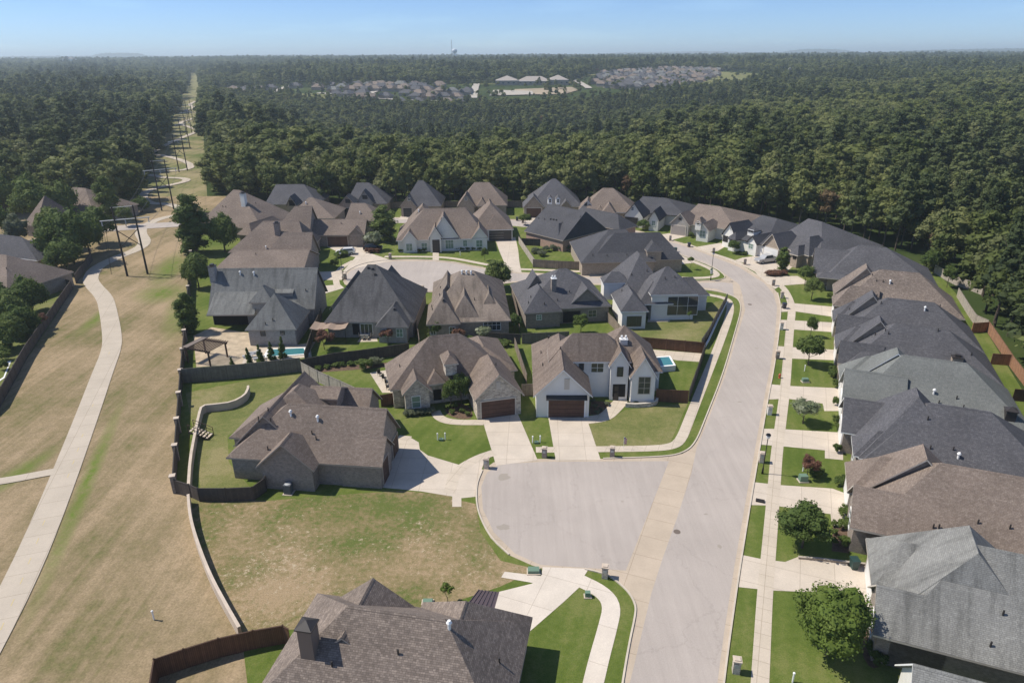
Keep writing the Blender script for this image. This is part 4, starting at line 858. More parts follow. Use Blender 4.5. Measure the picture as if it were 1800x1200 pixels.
# the right-hand row, fronts to the street on their left
def row(label, rf, wl, fl, fr, nr, near, peak, rend, ze=3.0, **k):
    h = house(label, -22.0, rf, wl, M_trim); return h
TH_R = -22.0
h = house('brown-roofed house farthest up the right-hand row', TH_R, 'taupe', 'tan', M_trim)
A = h.blk([(1464, 536), (1686, 552), (1470, 482)], 3.0, 'u', r=[(1524, 472), (1612, 485)], x=(-1, 0, 0, 0)); F1 = h.blk([(1464, 536), (1480, 510)], 3.0, 'u', x=(0, 0, 8, 0), p=1.0, e0=0); h.opening(F1, 'l', 1462, 538, 1469, 552, 'garage_door', mat=M_wdoor, floor=True)
for q in ((1533, 485), (1540, 497), (1552, 496), (1564, 499, 'cap')): h.vent(*q)
O_R = House('x', TH_R).loc(G(1486, 811, 3))
def lb(h, u0, v0, u1, v1, ze=3.0, ax='u', rh=8.0, e0=None, e1=None, **k):
    q = [h.w(O_R[0]+u, O_R[1]+v, ze) for u, v in ((u0, v0), (u1, v1))]
    B = h.blk([(900, 900)], ze, ax, r=rh, e0=e0, e1=e1, **k)
    B.update(u0=O_R[0]+u0, u1=O_R[0]+u1, v0=O_R[1]+v0, v1=O_R[1]+v1); n = (u1-u0) if ax == 'u' else (v1-v0); w = (v1-v0) if ax == 'u' else (u1-u0)
    B['hw'] = w/2; B['rh'] = rh; e0 = w/2 if e0 is None else e0; e1 = w/2 if e1 is None else e1
    e0 = min(e0, n*.97-(0 if not e1 else .0)); e1 = min(e1, n-e0-.02) if e1 else 0; B['e0'] = max(e0, 0); B['e1'] = max(e1, 0); return B
def door_l(h, B, v, w, hgt, kind='window', z=.9, **k): h.place(B, 'l', v, z if kind != 'garage_door' else .03, w, hgt, kind, **k)
# farthest one again: its main block is traced above; add the front cross hip
HS.pop(); h = house('brown-roofed house farthest up the right-hand row', TH_R, 'taupe', 'tan', M_trim)
lb(h, .9, 55.4, 20.9, 68.2, rh=8.6, e0=6.5, e1=7.2); F1 = lb(h, .2, 55.2, 7.5, 60.5, rh=6.2, e0=2.6, e1=0); lb(h, .5, 61.8, 10, 68.4, ax='v', rh=8.68, e0=0, e1=3.4)
door_l(h, F1, 2.7, 4.2, 2.2, 'garage_door', mat=M_wdoor)
for q in ((1533, 485), (1540, 497), (1552, 496), (1564, 499, 'cap')): h.vent(*q)
h = house('slate-roofed tan house with covered front porch next to the twin leafy trees', TH_R, 'slate', 'tan', M_trim)
lb(h, -.5, 73.6, 19.5, 87.5, rh=8.3, e0=5.5, e1=9.5); F1 = lb(h, -3.2, 75.4, 6, 85.3, rh=7.0, e0=0, e1=0); lb(h, -2.4, 72.6, 3, 75.6, ze=2.9, rh=3.7, e0=1.2, e1=0, wall=False); door_l(h, F1, 3.2, 1.8, 1.6, fm=M_trim); door_l(h, F1, 6.6, 1.8, 1.6, fm=M_trim)
h = house('farther of the two slate roofs side by side high in the right-hand row', TH_R, 'slate', 'tan', M_trim)
lb(h, 1.0, 39.9, 20.9, 52.0, rh=8.3, e0=6.2, e1=7.0); lb(h, .6, 45.95, 9.8, 52.1, ax='v', rh=8.4, e0=0, e1=3); F1 = lb(h, 0, 46.6, 6, 52.2, rh=6.0, e0=2.6, e1=0); F2 = lb(h, .1, 40.1, 6, 44.6, rh=5.8, e0=0, e1=0)
door_l(h, F1, 2.8, 4.4, 2.2, 'garage_door', mat=M_wdoor); door_l(h, F2, 2.2, 1.4, 1.5)
for q in ((1541, 522), (1543, 527), (1548, 536), (1493, 545), (1625, 547, 'cap'), (1652, 540), (1512, 516)): h.vent(*q)
h = house('nearer of the two adjoining slate roofs, with small brick chimney near its back eave', TH_R, 'slate', 'tan', M_trim)
lb(h, 1.0, 27.6, 20.9, 39.7, rh=8.3, e0=6.2, e1=7.0); lb(h, .6, 33.65, 10, 39.8, ax='v', rh=8.4, e0=0, e1=3.5); F1 = lb(h, 0, 34.2, 6, 39.9, rh=6.0, e0=2.6, e1=0); F2 = lb(h, .1, 28.4, 6, 32.4, rh=5.8, e0=0, e1=0)
door_l(h, F1, 2.8, 4.4, 2.2, 'garage_door', mat=M_wdoor); h.chimney(1680, 640, 1.3, 1.0, .9, WM['tan'])
for q in ((1552, 568), (1556, 583), (1561, 590), (1648, 585), (1707, 625), (1538, 590), (1715, 610)): h.vent(*q)
h = house('green-grey roofed house in the middle of the right-hand row with white eave boards', TH_R, 'green', 'white', M_white)
lb(h, 1.0, 14.7, 21.1, 27.4, rh=8.4, e0=5.8, e1=7.0); lb(h, .7, 21.05, 12, 27.5, ax='v', rh=8.5, e0=0, e1=4.2); F1 = lb(h, .1, 14.4, 7.5, 21.9, rh=6.6, e0=0, e1=0); F2 = lb(h, .2, 22.4, 7.5, 27.6, rh=6.0, e0=3, e1=0)
door_l(h, F1, 3.7, 4.9, 2.3, 'garage_door', mat=M_wdoor); door_l(h, F2, 2.6, 1.6, 1.6)
for q in ((1641, 692, 'cap'), (1681, 702), (1650, 709), (1693, 718)): h.vent(*q)
h.chimney(1774, 733, 1.1, 1.1, .8, M_dktrim, 'hip')
h = house('slate-roofed brick house below the green-grey roof, with a long low near slope', TH_R, 'slate', 'brick', M_white)
lb(h, 1.8, .9, 21.2, 13.6, rh=8.4, e0=6.4, e1=7.2); lb(h, 1.4, 1.4, 12.6, 13.7, ax='v', rh=8.8, e0=6, e1=3.6); F1 = lb(h, -.2, 6.9, 8, 13.9, rh=6.0, e0=0, e1=0); F2 = lb(h, .9, 1.7, 8, 6.4, rh=5.4, e0=2.3, e1=0)
door_l(h, F1, 3.5, 4.8, 2.3, 'garage_door', mat=M_wdoor); door_l(h, F2, 2.3, 1.5, 1.5)
for q in ((1684, 805, 'cap'), (1675, 793), (1635, 789), (1630, 740)): h.vent(*q)
h = house('brown-roofed brick house next to the dark oak on the right-hand row', TH_R, 'brown', 'brick', M_trim)
lb(h, 1.0, -12.4, 21.2, -.4, rh=8.4, e0=6.2, e1=7.2); lb(h, .6, -6.4, 11.6, -.3, ax='v', rh=8.5, e0=0, e1=3.0); F1 = lb(h, -.1, -12.4, 6, -6.0, rh=5.83, e0=0, e1=0); F2 = lb(h, -.05, -6.2, 6.5, -.1, rh=6.2, e0=2.8, e1=0)
door_l(h, F2, 3.0, 4.6, 2.3, 'garage_door', mat=M_wdoor); door_l(h, F1, 3.5, 1.8, 1.6)
for q in ((1718, 922), (1774, 931), (1650, 928), (1640, 928)): h.vent(*q)
h = house('big stained grey-roofed house at the lower right beside the bright round tree', TH_R, 'grey2', 'brick', M_trim)
lb(h, 1.9, -26.1, 20, -13.4, rh=8.9, e0=5.6, e1=6.5); lb(h, 1.7, -24, 13.5, -13.3, ax='v', rh=9.0, e0=3.0, e1=4.0); F1 = lb(h, 1.2, -20.9, 8, -13.5, rh=6.0, e0=2.2, e1=0); F2 = lb(h, .9, -26.1, 6.5, -20.4, rh=5.6, e0=0, e1=0)
door_l(h, F1, 3.7, 4.8, 2.3, 'garage_door', mat=M_wdoor); door_l(h, F2, 2.8, 1.8, 1.7, fm=M_white)
for q in ((1778, 968, 'cap'), (1762, 1082), (1740, 1137)): h.vent(*q)
h = house('corner of a grey-roofed white-gabled house cut off by the bottom edge', TH_R, 'grey2', 'white', M_white)
F2 = lb(h, 2.2, -36, 12, -28.6, rh=6.9, e0=0, e1=0); lb(h, 3.4, -40, 20, -28.4, rh=7.8, e0=5, e1=6); door_l(h, F2, 3.7, 1.8, 1.7, fm=M_white)
# houses over the greenbelt
h = house('brown hip-roofed house half hidden by trees beyond the cross street', -18, 'brown2', 'tan')
h.blk([(88, 372), (178, 375)], 3.0, 'u', r=[(128, 330), (150, 330)], x=(0, 0, 0, 14))
h = house('slate-roofed house behind the grey-leaved tree on the far left', -22, 'slate', 'tan', M_white)
h.blk([(-60, 440), (72, 456)], 3.0, 'u', r=8.4, x=(0, 0, 0, 4), e0=6, e1=7); h.vent(52, 405, 'cap')
h = house('low brown-roofed house by the left-hand garden fence', -14, 'brown', 'tan')
h.blk([(-60, 505), (88, 492)], 3.0, 'u', r=[(-30, 448), (20, 446)], x=(0, 2, 0, 6), e1=7); h.vent(12, 474)
h = house('brown roof glimpsed between the broad trees on the far left', -14, 'brown', 'tan')
h.blk([(40, 396), (85, 392)], 3.0, 'u', x=(0, 0, 0, 10), p=1.0)
h = house('dark-roofed house among the trees at the right edge', -25, 'slate', 'tan')
h.blk([(1790, 365), (1860, 372)], 3.0, 'u', x=(0, 0, 0, 12), p=.9)
h = house('unfinished pale timber-framed house showing through the trees on the right', -25, plain('bare_plywood', (.5, .4, .28), .9, var=.2), plain('bare_timber', (.5, .4, .28), .9, var=.3))
h.blk([(1640, 362), (1690, 366)], 3.0, 'u', x=(0, 0, 0, 10), p=.8)
for h in HS: h.build()

# ------------------------------------------------------------------ fences and walls
def fence(label, px, hgt=1.85, mat=None, posts=True, caps=False, name='fence', cat='fence', tops=None, th=.05, smooth=0, z0=0.0):
    P = [G(x, y, 0) for x, y in px]
    if smooth: P = chaikin(P, smooth, False)
    root = empty(name, P[0], label, cat); L, Rr = ribpts(P, th); n = len(P); b = MB(); lo = Vector((0, 0, z0-.05)); up_ = Vector((0, 0, hgt))
    b.add([p+lo for p in L]+[p+lo for p in Rr]+[p+up_ for p in L]+[p+up_ for p in Rr],
          sum([[(2*n+i, 3*n+i, 3*n+i+1, 2*n+i+1), (i, 2*n+i, 2*n+i+1, i+1), (n+i, n+i+1, 3*n+i+1, 3*n+i)] for i in range(n-1)], [])+[(0, n, 3*n, 2*n), (n-1, 3*n-1, 4*n-1, 2*n-1)])
    b.build('panel', mat, root)
    if name == 'fence':
        c = MB(); L2, R2 = ribpts(P, th+.07); u2 = Vector((0, 0, hgt+.04)); u1 = Vector((0, 0, hgt-.05))
        c.add([p+u1 for p in L2]+[p+u1 for p in R2]+[p+u2 for p in L2]+[p+u2 for p in R2], sum([[(2*n+i, 3*n+i, 3*n+i+1, 2*n+i+1), (i, 2*n+i, 2*n+i+1, i+1), (n+i, n+i+1, 3*n+i+1, 3*n+i)] for i in range(n-1)], []))
        c.build('top_rail', mat, root)
    if posts:
        cnt = 0
        for a, c in zip(P[:-1], P[1:]):
            k = max(1, round((c-a).length/(2.6 if not caps else 7.5)))
            for i in range(k):
                if cnt > 30: break
                p = a.lerp(c, i/k); m = MB(); s_ = .5 if caps else .12; m.box(p+Vector((0, 0, (hgt+.12)/2)), s_, s_, hgt+.12, .3); o = m.build('post', (WM['dark'] if caps else mat), root); cnt += 1
                if caps: m = MB(); m.box(p+Vector((0, 0, hgt+.17)), .66, .66, .1, .3); m.build('cap', M_wall, o)
    return root
MF_dk = planks('dark_fence_boards', (.085, .068, .055)); MF_gy = planks('grey_fence_boards', (.17, .155, .125)); MF_lt = planks('pale_fence_boards', (.42, .37, .31)); MF_br = planks('brown_fence_boards', (.13, .062, .032)); MF_or = planks('orange_fence_boards', (.33, .175, .1)); MF_md = planks('weathered_fence_boards', (.25, .2, .155))
fence('long dark board fence with capped brick pillars along the greenbelt', [(309, 864), (315, 760), (321, 672), (327, 600), (333, 520), (336, 470), (340, 430), (345, 405)], 2.0, MF_dk, caps=True)
fence('grey board fence between the pool yard and the sloping back lawn', [(324, 673), (400, 667), (470, 660), (530, 653)], 2.3, MF_gy)
fence('dark fence between the back gardens left of the stone house', [(531, 652), (590, 640), (640, 634), (720, 622)], 1.9, MF_dk)
fence('pale diagonal board fence behind the broad brown-roofed house', [(531, 656), (560, 672), (600, 690), (625, 702)], 1.9, MF_lt)
fence('dark rail fence closing the sloping lawn beside the brick house', [(311, 866), (337, 874), (352, 881), (400, 881), (447, 879), (468, 863), (470, 852)], 1.7, MF_dk)
fence('brown slatted fence cut by the lower frame edge', [(268, 1260), (279, 1190), (330, 1172), (390, 1153), (450, 1139), (502, 1130), (512, 1136)], 1.9, MF_br)
fence('short brown gate fence between the two nearest house fronts', [(671, 715), (703, 709)], 1.8, MF_br)
fence('narrow grey fence between stone house and white house', [(905, 612), (914, 640), (926, 678)], 1.8, MF_md)
fence('small tan gate fence left of the white garage', [(918, 696), (946, 694)], 1.8, MF_md)
fence('dark fence behind the white two-storey house', [(918, 604), (960, 602), (1000, 600)], 1.8, MF_gy)
fence('reddish brown fence behind the side pool', [(1100, 609), (1170, 615), (1236, 621)], 1.9, MF_br)
fence('black fence beside the pavement by the white corner house', [(1277, 532), (1262, 560), (1246, 592), (1232, 613)], 1.7, M_dktrim)
fence('dark brown fence along the pavement past the side pool', [(1238, 622), (1226, 660), (1210, 706)], 1.9, MF_dk)
fence('reddish fence at the end of the white house front garden', [(1153, 705), (1180, 707), (1209, 708)], 1.9, MF_br)
fence('fence down the west side of the white corner house', [(1062, 560), (1078, 576), (1096, 598)], 1.8, MF_md)
fence('weathered fence facing the side street behind the low dark roofs', [(937, 470), (980, 473), (1030, 475), (1075, 478), (1110, 480)], 1.9, MF_md)
fence('pale fence beside the long white house driveway', [(912, 428), (924, 446), (940, 470)], 1.8, MF_lt)
fence('dark fence across the fenced corner garden', [(917, 431), (960, 433), (1008, 436)], 1.8, MF_dk)
fence('pale grey fence by the trees behind the farthest right-hand houses', [(1640, 478), (1662, 492), (1682, 502), (1700, 508), (1725, 518)], 1.8, MF_lt)
fence('long pale fence behind the right-hand row', [(1682, 522), (1700, 552), (1712, 570), (1734, 580)], 1.8, MF_lt)
fence('new orange board fence behind the right-hand row', [(1707, 585), (1735, 583), (1752, 608), (1778, 648), (1810, 690)], 1.8, MF_or)
fence('orange cross fence between two back gardens on the right', [(1740, 640), (1773, 642)], 1.8, MF_or, posts=False)
fence('brown cross fence lowest of those on the right', [(1778, 704), (1830, 708)], 1.8, MF_br, posts=False)
fence('dark garden fence on the left side of the trail', [(-60, 770), (0, 715), (48, 628), (90, 565), (128, 508), (98, 502), (84, 500)], 1.9, MF_dk)
fence('dark fence under the trees by the cross street', [(134, 498), (150, 475), (163, 457)], 1.9, MF_dk)
fence('board fence along the woodland behind the back row', [(352, 385), (500, 372), (590, 370), (700, 366), (800, 364), (912, 364), (1010, 366)], 1.9, MF_md, posts=False)
fence('dark fence between the grey-roofed house and the patio with the sail', [(566, 560), (552, 592), (537, 640)], 1.9, MF_dk)
fence('fence between the hip-roofed house and its streaky brown neighbour', [(733, 580), (736, 600), (738, 615)], 1.8, MF_md)
fence('grey fence right of the streaked brown roof', [(900, 520), (907, 548), (914, 585)], 1.8, MF_md)
fence('low fence behind the stone house garden', [(842, 600), (880, 603), (915, 605)], 1.8, MF_dk)
def wall(label, px, hgt, w=.3, smooth=2, mat=None):
    root = fence(label, px, hgt, mat or M_wall, posts=False, name='retaining_wall', cat='wall', th=w, smooth=smooth); return root
wall('curved tan retaining wall across the sloping back lawn', [(334, 872), (337, 820), (344, 780), (352, 740), (357, 724), (380, 722), (410, 718), (432, 706), (438, 694), (438, 689)], 1.1, .32, 1)
wall('long pale retaining wall down the side of the vacant lot', [(334, 884), (337, 920), (346, 955), (362, 1000), (378, 1037), (400, 1078), (424, 1120)], 1.2, .28, 2)
wall('low stone planter wall in front of the white house', [(1099, 715), (1120, 716), (1150, 713), (1156, 706), (1155, 695)], .6, .3, 1, WM['stone'])
wall('white kerb wall beside the shaded pavement strip', [(1278, 530), (1262, 563), (1246, 598), (1236, 616)], .35, .25, 0, M_white)
wall('low brick edging wall beside the wheelie bin driveway', [(1403, 981), (1440, 984), (1490, 990), (1528, 994)], .25, .25, 0, WM['tan'])

# ------------------------------------------------------------------ trees
def icos(r, c, sub=1, sq=(1, 1, 1), jit=.0, rng=None):
    t = (1+5**.5)/2; v = np.array([(-1, t, 0), (1, t, 0), (-1, -t, 0), (1, -t, 0), (0, -1, t), (0, 1, t), (0, -1, -t), (0, 1, -t), (t, 0, -1), (t, 0, 1), (-t, 0, -1), (-t, 0, 1)], float)
    f = [(0, 11, 5), (0, 5, 1), (0, 1, 7), (0, 7, 10), (0, 10, 11), (1, 5, 9), (5, 11, 4), (11, 10, 2), (10, 7, 6), (7, 1, 8), (3, 9, 4), (3, 4, 2), (3, 2, 6), (3, 6, 8), (3, 8, 9), (4, 9, 5), (2, 4, 11), (6, 2, 10), (8, 6, 7), (9, 8, 1)]
    v /= np.linalg.norm(v[0]); v = v*r*np.array(sq)*(1+(rng.uniform(-jit, jit, (12, 1)) if jit else 0))+np.array(c); return v, np.array(f)
def crown(name, seed, mat, kind='broad', w=8.0, h=11.0, lobes=34, leaves=26, size=.62, z0=.2, core=True):
    rng = np.random.default_rng(seed); Vs, Fs = [], []; n = 0; lc = []
    hz = h*(1-z0)/2; cz = h*z0+hz
    for i in range(lobes):
        if kind == 'pine':
            z = rng.uniform(h*z0, h*.97); k = (1-(z-h*z0)/(h*(1-z0)))**.65; rr = w/2*k*rng.uniform(.3, 1)+.1; a = rng.uniform(0, 6.28); r = max(.28, w*.17*(.45+k)*rng.uniform(.7, 1.2)); c = (rr*math.cos(a), rr*math.sin(a), z)
        elif kind == 'cone':
            z = h*(z0+(1-z0)*rng.uniform(0, .96)**1.1); k = 1-(z-h*z0)/(h*(1-z0))*.92; rr = w/2*k*rng.uniform(.25, .8); a = rng.uniform(0, 6.28); r = max(.12, w*.22*(k+.15)); c = (rr*math.cos(a), rr*math.sin(a), z)
        elif kind == 'column':
            z = rng.uniform(h*z0, h*.95); k = min(1, 2.6*(1-z/h)**.8); rr = w/2*k*rng.uniform(.3, .75); a = rng.uniform(0, 6.28); r = w*.24*(.5+.5*k); c = (rr*math.cos(a), rr*math.sin(a), z)
        else:
            d = rng.normal(size=3); d /= np.linalg.norm(d)
            if d[2] < -.5: d[2] *= -.6
            q = rng.uniform(.45, .92)*(1+.18*math.sin(3*math.atan2(d[1], d[0])+seed)); r = w*rng.uniform(.11, .19); c = (d[0]*(w/2-r*.6)*q, d[1]*(w/2-r*.6)*q, cz+d[2]*(hz-r*.6)*q)
        lc.append((c, r))
        if core:
            v, f = icos(r*.78, c, jit=.25, rng=rng, sq=(1, 1, .85)); Vs.append(v); q4 = np.concatenate([f, f[:, 2:3]], 1); Fs.append((q4+n, True)); n += 12
        m = leaves; d = rng.normal(size=(m, 3)); d /= np.linalg.norm(d, axis=1)[:, None]; P = np.array(c)+d*np.array([1, 1, .85])*r*rng.uniform(.75, 1.18, (m, 1))
        nn = d+rng.normal(size=(m, 3))*.55+np.array([0, 0, .25]); nn /= np.linalg.norm(nn, axis=1)[:, None]
        t = np.cross(nn, rng.normal(size=(m, 3))); t /= np.linalg.norm(t, axis=1)[:, None]; b = np.cross(nn, t); s_ = size*rng.uniform(.6, 1.25, (m, 1))
        q = np.stack([P-t*s_*.5, P-b*s_*.34+nn*s_*.06, P+t*s_*.55, P+b*s_*.34-nn*s_*.05], 1).reshape(-1, 3); Vs.append(q); Fs.append((np.arange(m*4).reshape(-1, 4)+n, False)); n += m*4
    V = np.concatenate(Vs); me = bpy.data.meshes.new(name)
    faces = []
    for F, tri in Fs: faces += [tuple(r_[:3]) if tri else tuple(r_) for r_ in F.tolist()]
    me.from_pydata(V.tolist(), [], faces); me.materials.append(mat); me.update(); return me
def trunkmesh(name, h, r, w, z0, seed, limbs=6):
    rng = random.Random(seed); b = MB(); p = Vector((0, 0, -.2)); rr = r; N_ = 4; top = h*(z0+(1-z0)*.55); pts = [p]
    for i in range(1, N_+1): pts.append(Vector((rng.uniform(-.1, .1)*i*.5, rng.uniform(-.1, .1)*i*.5, top*i/N_)))
    for i in range(N_): b.tube(pts[i], pts[i+1], r*(1-.17*i), r*(1-.17*(i+1)), 7, cap=(i in (0, N_-1)))
    for i in range(limbs):
        k = rng.uniform(.4, 1); s_ = pts[0].lerp(pts[-1], k); a = rng.uniform(0, 6.28); e = s_+Vector((math.cos(a)*w*.3, math.sin(a)*w*.3, h*.18)); b.tube(s_, e, r*.42, r*.12, 5)
    me = bpy.data.meshes.new(name); me.from_pydata([tuple(v) for v in b.v], [], b.f); me.materials.append(M_bark); me.update(); return me
class Proto:
    def __init__(s, kind, seed, mat, w, h, z0=.2, r=.18, **k): s.w, s.h = w, h; s.c = crown('crown', seed, mat, kind, w, h, z0=z0, **k); s.t = trunkmesh('trunk', h, r, w, z0, seed)
def tree(P, loc, h, w, label, cat='tree', name='tree', group=None, rz=None, trunk=True):
    root = empty(name, loc, label, cat, group, rz=random.uniform(0, 6.28) if rz is None else rz); root.scale = (w/P.w, w/P.w, h/P.h)
    if trunk: t = bpy.data.objects.new('trunk', P.t); col.objects.link(t); t.parent = root
    c = bpy.data.objects.new('crown' if trunk else 'foliage', P.c); col.objects.link(c); c.parent = root; return root
FOR = [Proto('broad', 1, FG, 9.5, 17, z0=.05, lobes=40, leaves=34, size=.85, r=.28), Proto('broad', 2, FG, 10.5, 16, z0=.05, lobes=46, leaves=32, size=.9, r=.3), Proto('broad', 3, FG, 9, 18, z0=.06, lobes=38, leaves=34, size=.8, r=.26),
       Proto('pine', 4, FP_, 7.5, 21, z0=.3, lobes=46, leaves=26, size=.7, r=.24), Proto('pine', 5, FP_, 6.5, 20, z0=.34, lobes=40, leaves=28, size=.65, r=.22), Proto('broad', 6, FG, 11.5, 17, z0=.04, lobes=52, leaves=32, size=.9, r=.3),
       Proto('broad', 8, FGL, 9.5, 16, z0=.05, lobes=44, leaves=32, size=.85, r=.26), Proto('broad', 9, FGR, 7, 13, z0=.1, lobes=36, leaves=30, size=.7, r=.24), Proto('column', 7, FG, 7.5, 18, z0=.04, lobes=44, leaves=30, size=.75, r=.24)]
NB = [Proto('broad', 11, FY, 5, 6, z0=.28, lobes=62, leaves=80, size=.34, r=.12), Proto('broad', 12, FY, 8, 9, z0=.12, lobes=90, leaves=90, size=.46, r=.2)]
NB.append(Proto('broad', 24, FY, 9, 9, z0=.02, lobes=110, leaves=90, size=.5, r=.25)); NBL = Proto('broad', 13, FL, 5.6, 6.6, z0=.04, lobes=130, leaves=130, size=.22, r=.14); NBD = Proto('broad', 14, FY, 5, 5.6, z0=.12, lobes=64, leaves=90, size=.26, r=.13)
NBR = Proto('broad', 15, FR, 2.4, 2.8, z0=.3, lobes=30, leaves=50, size=.17, r=.05); NBW = Proto('broad', 16, FW, 3.4, 3.6, z0=.3, lobes=36, leaves=60, size=.2, r=.07)
NBS = Proto('broad', 17, FS, 6, 9, z0=.2, lobes=50, leaves=60, size=.34, r=.15); NBC = Proto('cone', 18, FY, 1.6, 2.8, z0=.04, lobes=36, leaves=60, size=.14, r=.05)
NBCol = Proto('column', 19, FY, 3.2, 9, z0=.06, lobes=60, leaves=70, size=.28, r=.12); BU = Proto('broad', 20, FY, 1.4, 1.1, z0=.02, lobes=26, leaves=50, size=.11, r=.03); BUR = Proto('broad', 21, FR, 1.4, 1.1, z0=.02, lobes=26, leaves=50, size=.11, r=.03)
SAP = Proto('broad', 22, FL, 1.2, 2.2, z0=.45, lobes=14, leaves=26, size=.16, r=.03); BUS = Proto('broad', 23, FS, 1.4, 1.0, z0=.02, lobes=26, leaves=50, size=.11, r=.03)
T_ = [  # proto, base pixel, height m, crown width m, label
 (NBL, 1452, 1150, 6.9, 5.9, 'big bright green round tree on the lawn in front of the stained grey roof'),
 (NBD, 1410, 962, 5.2, 5.0, 'dark green oak between two driveways next to the brown-roofed house', ),
 (NBR, 1419, 838, 2.9, 2.3, 'small purple-red tree on the lawn beside the green utility boxes'),
 (NBW, 1411, 744, 3.6, 4.3, 'white-blossomed low tree on the lawn left of the slate-roofed brick house'),
 (NB[0], 1420, 642, 5.0, 4.4, 'spreading leafy tree on the lawn below the white-doored driveways'),
 (NB[0], 1424, 592, 3.8, 2.0, 'slim young tree between two driveways above the spreading tree'),
 (NB[0], 1426, 527, 4.6, 3.8, 'nearer of the twin leafy trees before the covered porch'), (NB[0], 1414, 503, 4.6, 3.4, 'farther of the twin leafy trees before the covered porch'),
 (NBCol, 1373, 476, 5.6, 2.8, 'narrow upright tree on the lawn behind the pickup'), (NB[0], 1288, 446, 3.4, 3.0, 'small dense tree before the black-roofed white house'),
 (NB[0], 1130, 404, 2.8, 4.0, 'flat-topped round tree by the black garage door'), (NB[0], 1214, 418, 1.6, 1.4, 'tiny shrub tree on the lawn of the pale house'),
 (SAP, 1213, 474, 3.2, 1.6, 'thin sapling on the corner lawn by the street lamp'),
 (NB[1], 874, 508, 6.4, 6.0, 'full dark tree standing at the edge of the second turning circle'), (NB[0], 852, 458, 3.2, 1.9, 'little tree on the lawn before the long white house'),
 (NBCol, 676, 424, 9.6, 6.4, 'tall oval green tree left of the long white house'), (NBW, 658, 440, 5.0, 5.2, 'white-blossomed tree beside the dark parked car'),
 (NB[0], 1021, 585, 3.6, 2.8, 'young tree on the lawn behind the white two-storey house'),
 (NBCol, 346, 445, 15.0, 7.6, 'tallest tree at the greenbelt fence, top above the brown roof'), (NB[2], 396, 442, 10, 8.0, 'rounded dark tree right of the tallest fence tree'),
 (NB[0], 447, 424, 4.6, 3.4, 'small dark tree against the tall brown hip roof'), (NB[2], 350, 506, 8.0, 5.6, 'tree leaning over the greenbelt fence beside the green side lawn'),
 (NBCol, 334, 584, 7.6, 3.6, 'feathery upright tree hugging the fence above the bare dirt yard'), (NB[0], 349, 482, 5, 4.5, 'shorter tree filling the fence line below the rounded dark one'),
 (NB[2], 130, 462, 13.5, 12.5, 'massive spreading tree at the cross street on the left'), (NB[2], 158, 446, 10, 9.0, 'broad tree touching the right side of the massive one'), (NB[1], 100, 440, 11, 8.5, 'broad tree left of the massive one'),
 (NBCol, 196, 388, 13.5, 6.0, 'dark conical evergreen left of the power poles'), (NBS, 38, 448, 10.5, 6.5, 'grey-leaved tree in front of the left slate roof'),
 (NB[2], 58, 548, 7.5, 6.2, 'round tree inside the left garden fence, upper one'), (NB[2], 20, 580, 7.5, 6.5, 'round tree inside the left garden fence, lower one'), (NB[2], 22, 612, 6, 5.5, 'dark tree at the left frame edge above the small pool'),
 (NBR, 70, 580, 3.2, 3.6, 'reddish shrub tree by the left garden fence'), (NB[2], 12, 380, 13, 11, 'broad tree behind the left slate roof'), (NB[2], 60, 372, 13, 10, 'broad tree between the two left-hand roofs'),
 (NB[2], 118, 478, 8, 8, 'full tree by the left garden corner, foliage to the ground'), (NB[2], 85, 500, 5, 5, 'bushy tree right of the low brown roof'), (NB[2], -10, 560, 8, 8, 'leafy tree cut by the left edge between roof and fence'), (NB[2], 40, 560, 7, 7, 'leafy tree between the low brown roof and the left fence'), (NB[2], 40, 590, 6, 6, 'leafy tree nearest the left garden fence'), (NB[2], 250, 372, 5, 6, 'round bushy tree between trail and cross street'), (NB[1], 175, 430, 10, 9, 'bushy tree at the far side of the left garden fence corner'), (NB[1], 70, 400, 14, 12, 'spreading tree behind the grey-leaved tree'), (NB[1], -10, 430, 12, 11, 'tree cut by the left frame edge above the slate roof'), (NB[2], 110, 395, 13, 11, 'large tree in front of the half-hidden brown hip roof'), (NB[0], 40, 520, 6, 5, 'tree by the eave of the low brown roof'), (NB[0], 222, 398, 6, 4.5, 'low tree at the roadside by the cross street'), (NB[0], 232, 362, 6, 5, 'small tree beside the trail under the wires'),
 (NBR, 571, 614, 3.6, 3.4, 'reddish crape myrtle by the tan shade sail'), (NBR, 682, 604, 3.0, 2.6, 'brown-leaved small tree near the patio hip roof'), (NBR, 806, 600, 2.6, 2.4, 'reddish shrub tree behind the streaked brown roof house'),
 (NB[0], 793, 716, 4.2, 2.6, 'leafy tree left of the stone garage, nearer the walk'), (NB[0], 811, 712, 5.0, 2.8, 'leafy tree against the stone garage wall'),
 (NB[0], 767, 596, 3.6, 2.4, 'green shrub tree under the brown stepped hips'), (NB[0], 905, 585, 3.6, 2.6, 'small tree by the narrow garden fence'), (NBW, 850, 598, 2.6, 3.2, 'white flowering shrub by the back garden fence'),
 (SAP, 786, 1056, 2.0, 1.3, 'staked sapling on the lawn by the bronze awning'), (SAP, 1211, 566, 2.2, 1.0, 'bare thin sapling behind the tall windows'), (NBS, 1098, 372, 5.0, 4.4, 'pale tree in the garden of the back row'),
 (NB[0], 923, 396, 3.4, 3.8, 'purple-tinged tree left of the wide slate roof'), (NB[0], 877, 368, 4.6, 3.2, 'small tree in front of the brown three-gabled house'), (NB[0], 1664, 505, 4.8, 3.0, 'lone small tree on the grass behind the right-hand row'), (NB[0], 1632, 482, 5.6, 4.2, 'leafy tree at the wood edge by the pale grey fence')]
for P, x, y, hh, ww, lab in T_:
    tree(P, G(x, y, 0), hh, ww, lab, name='tree')
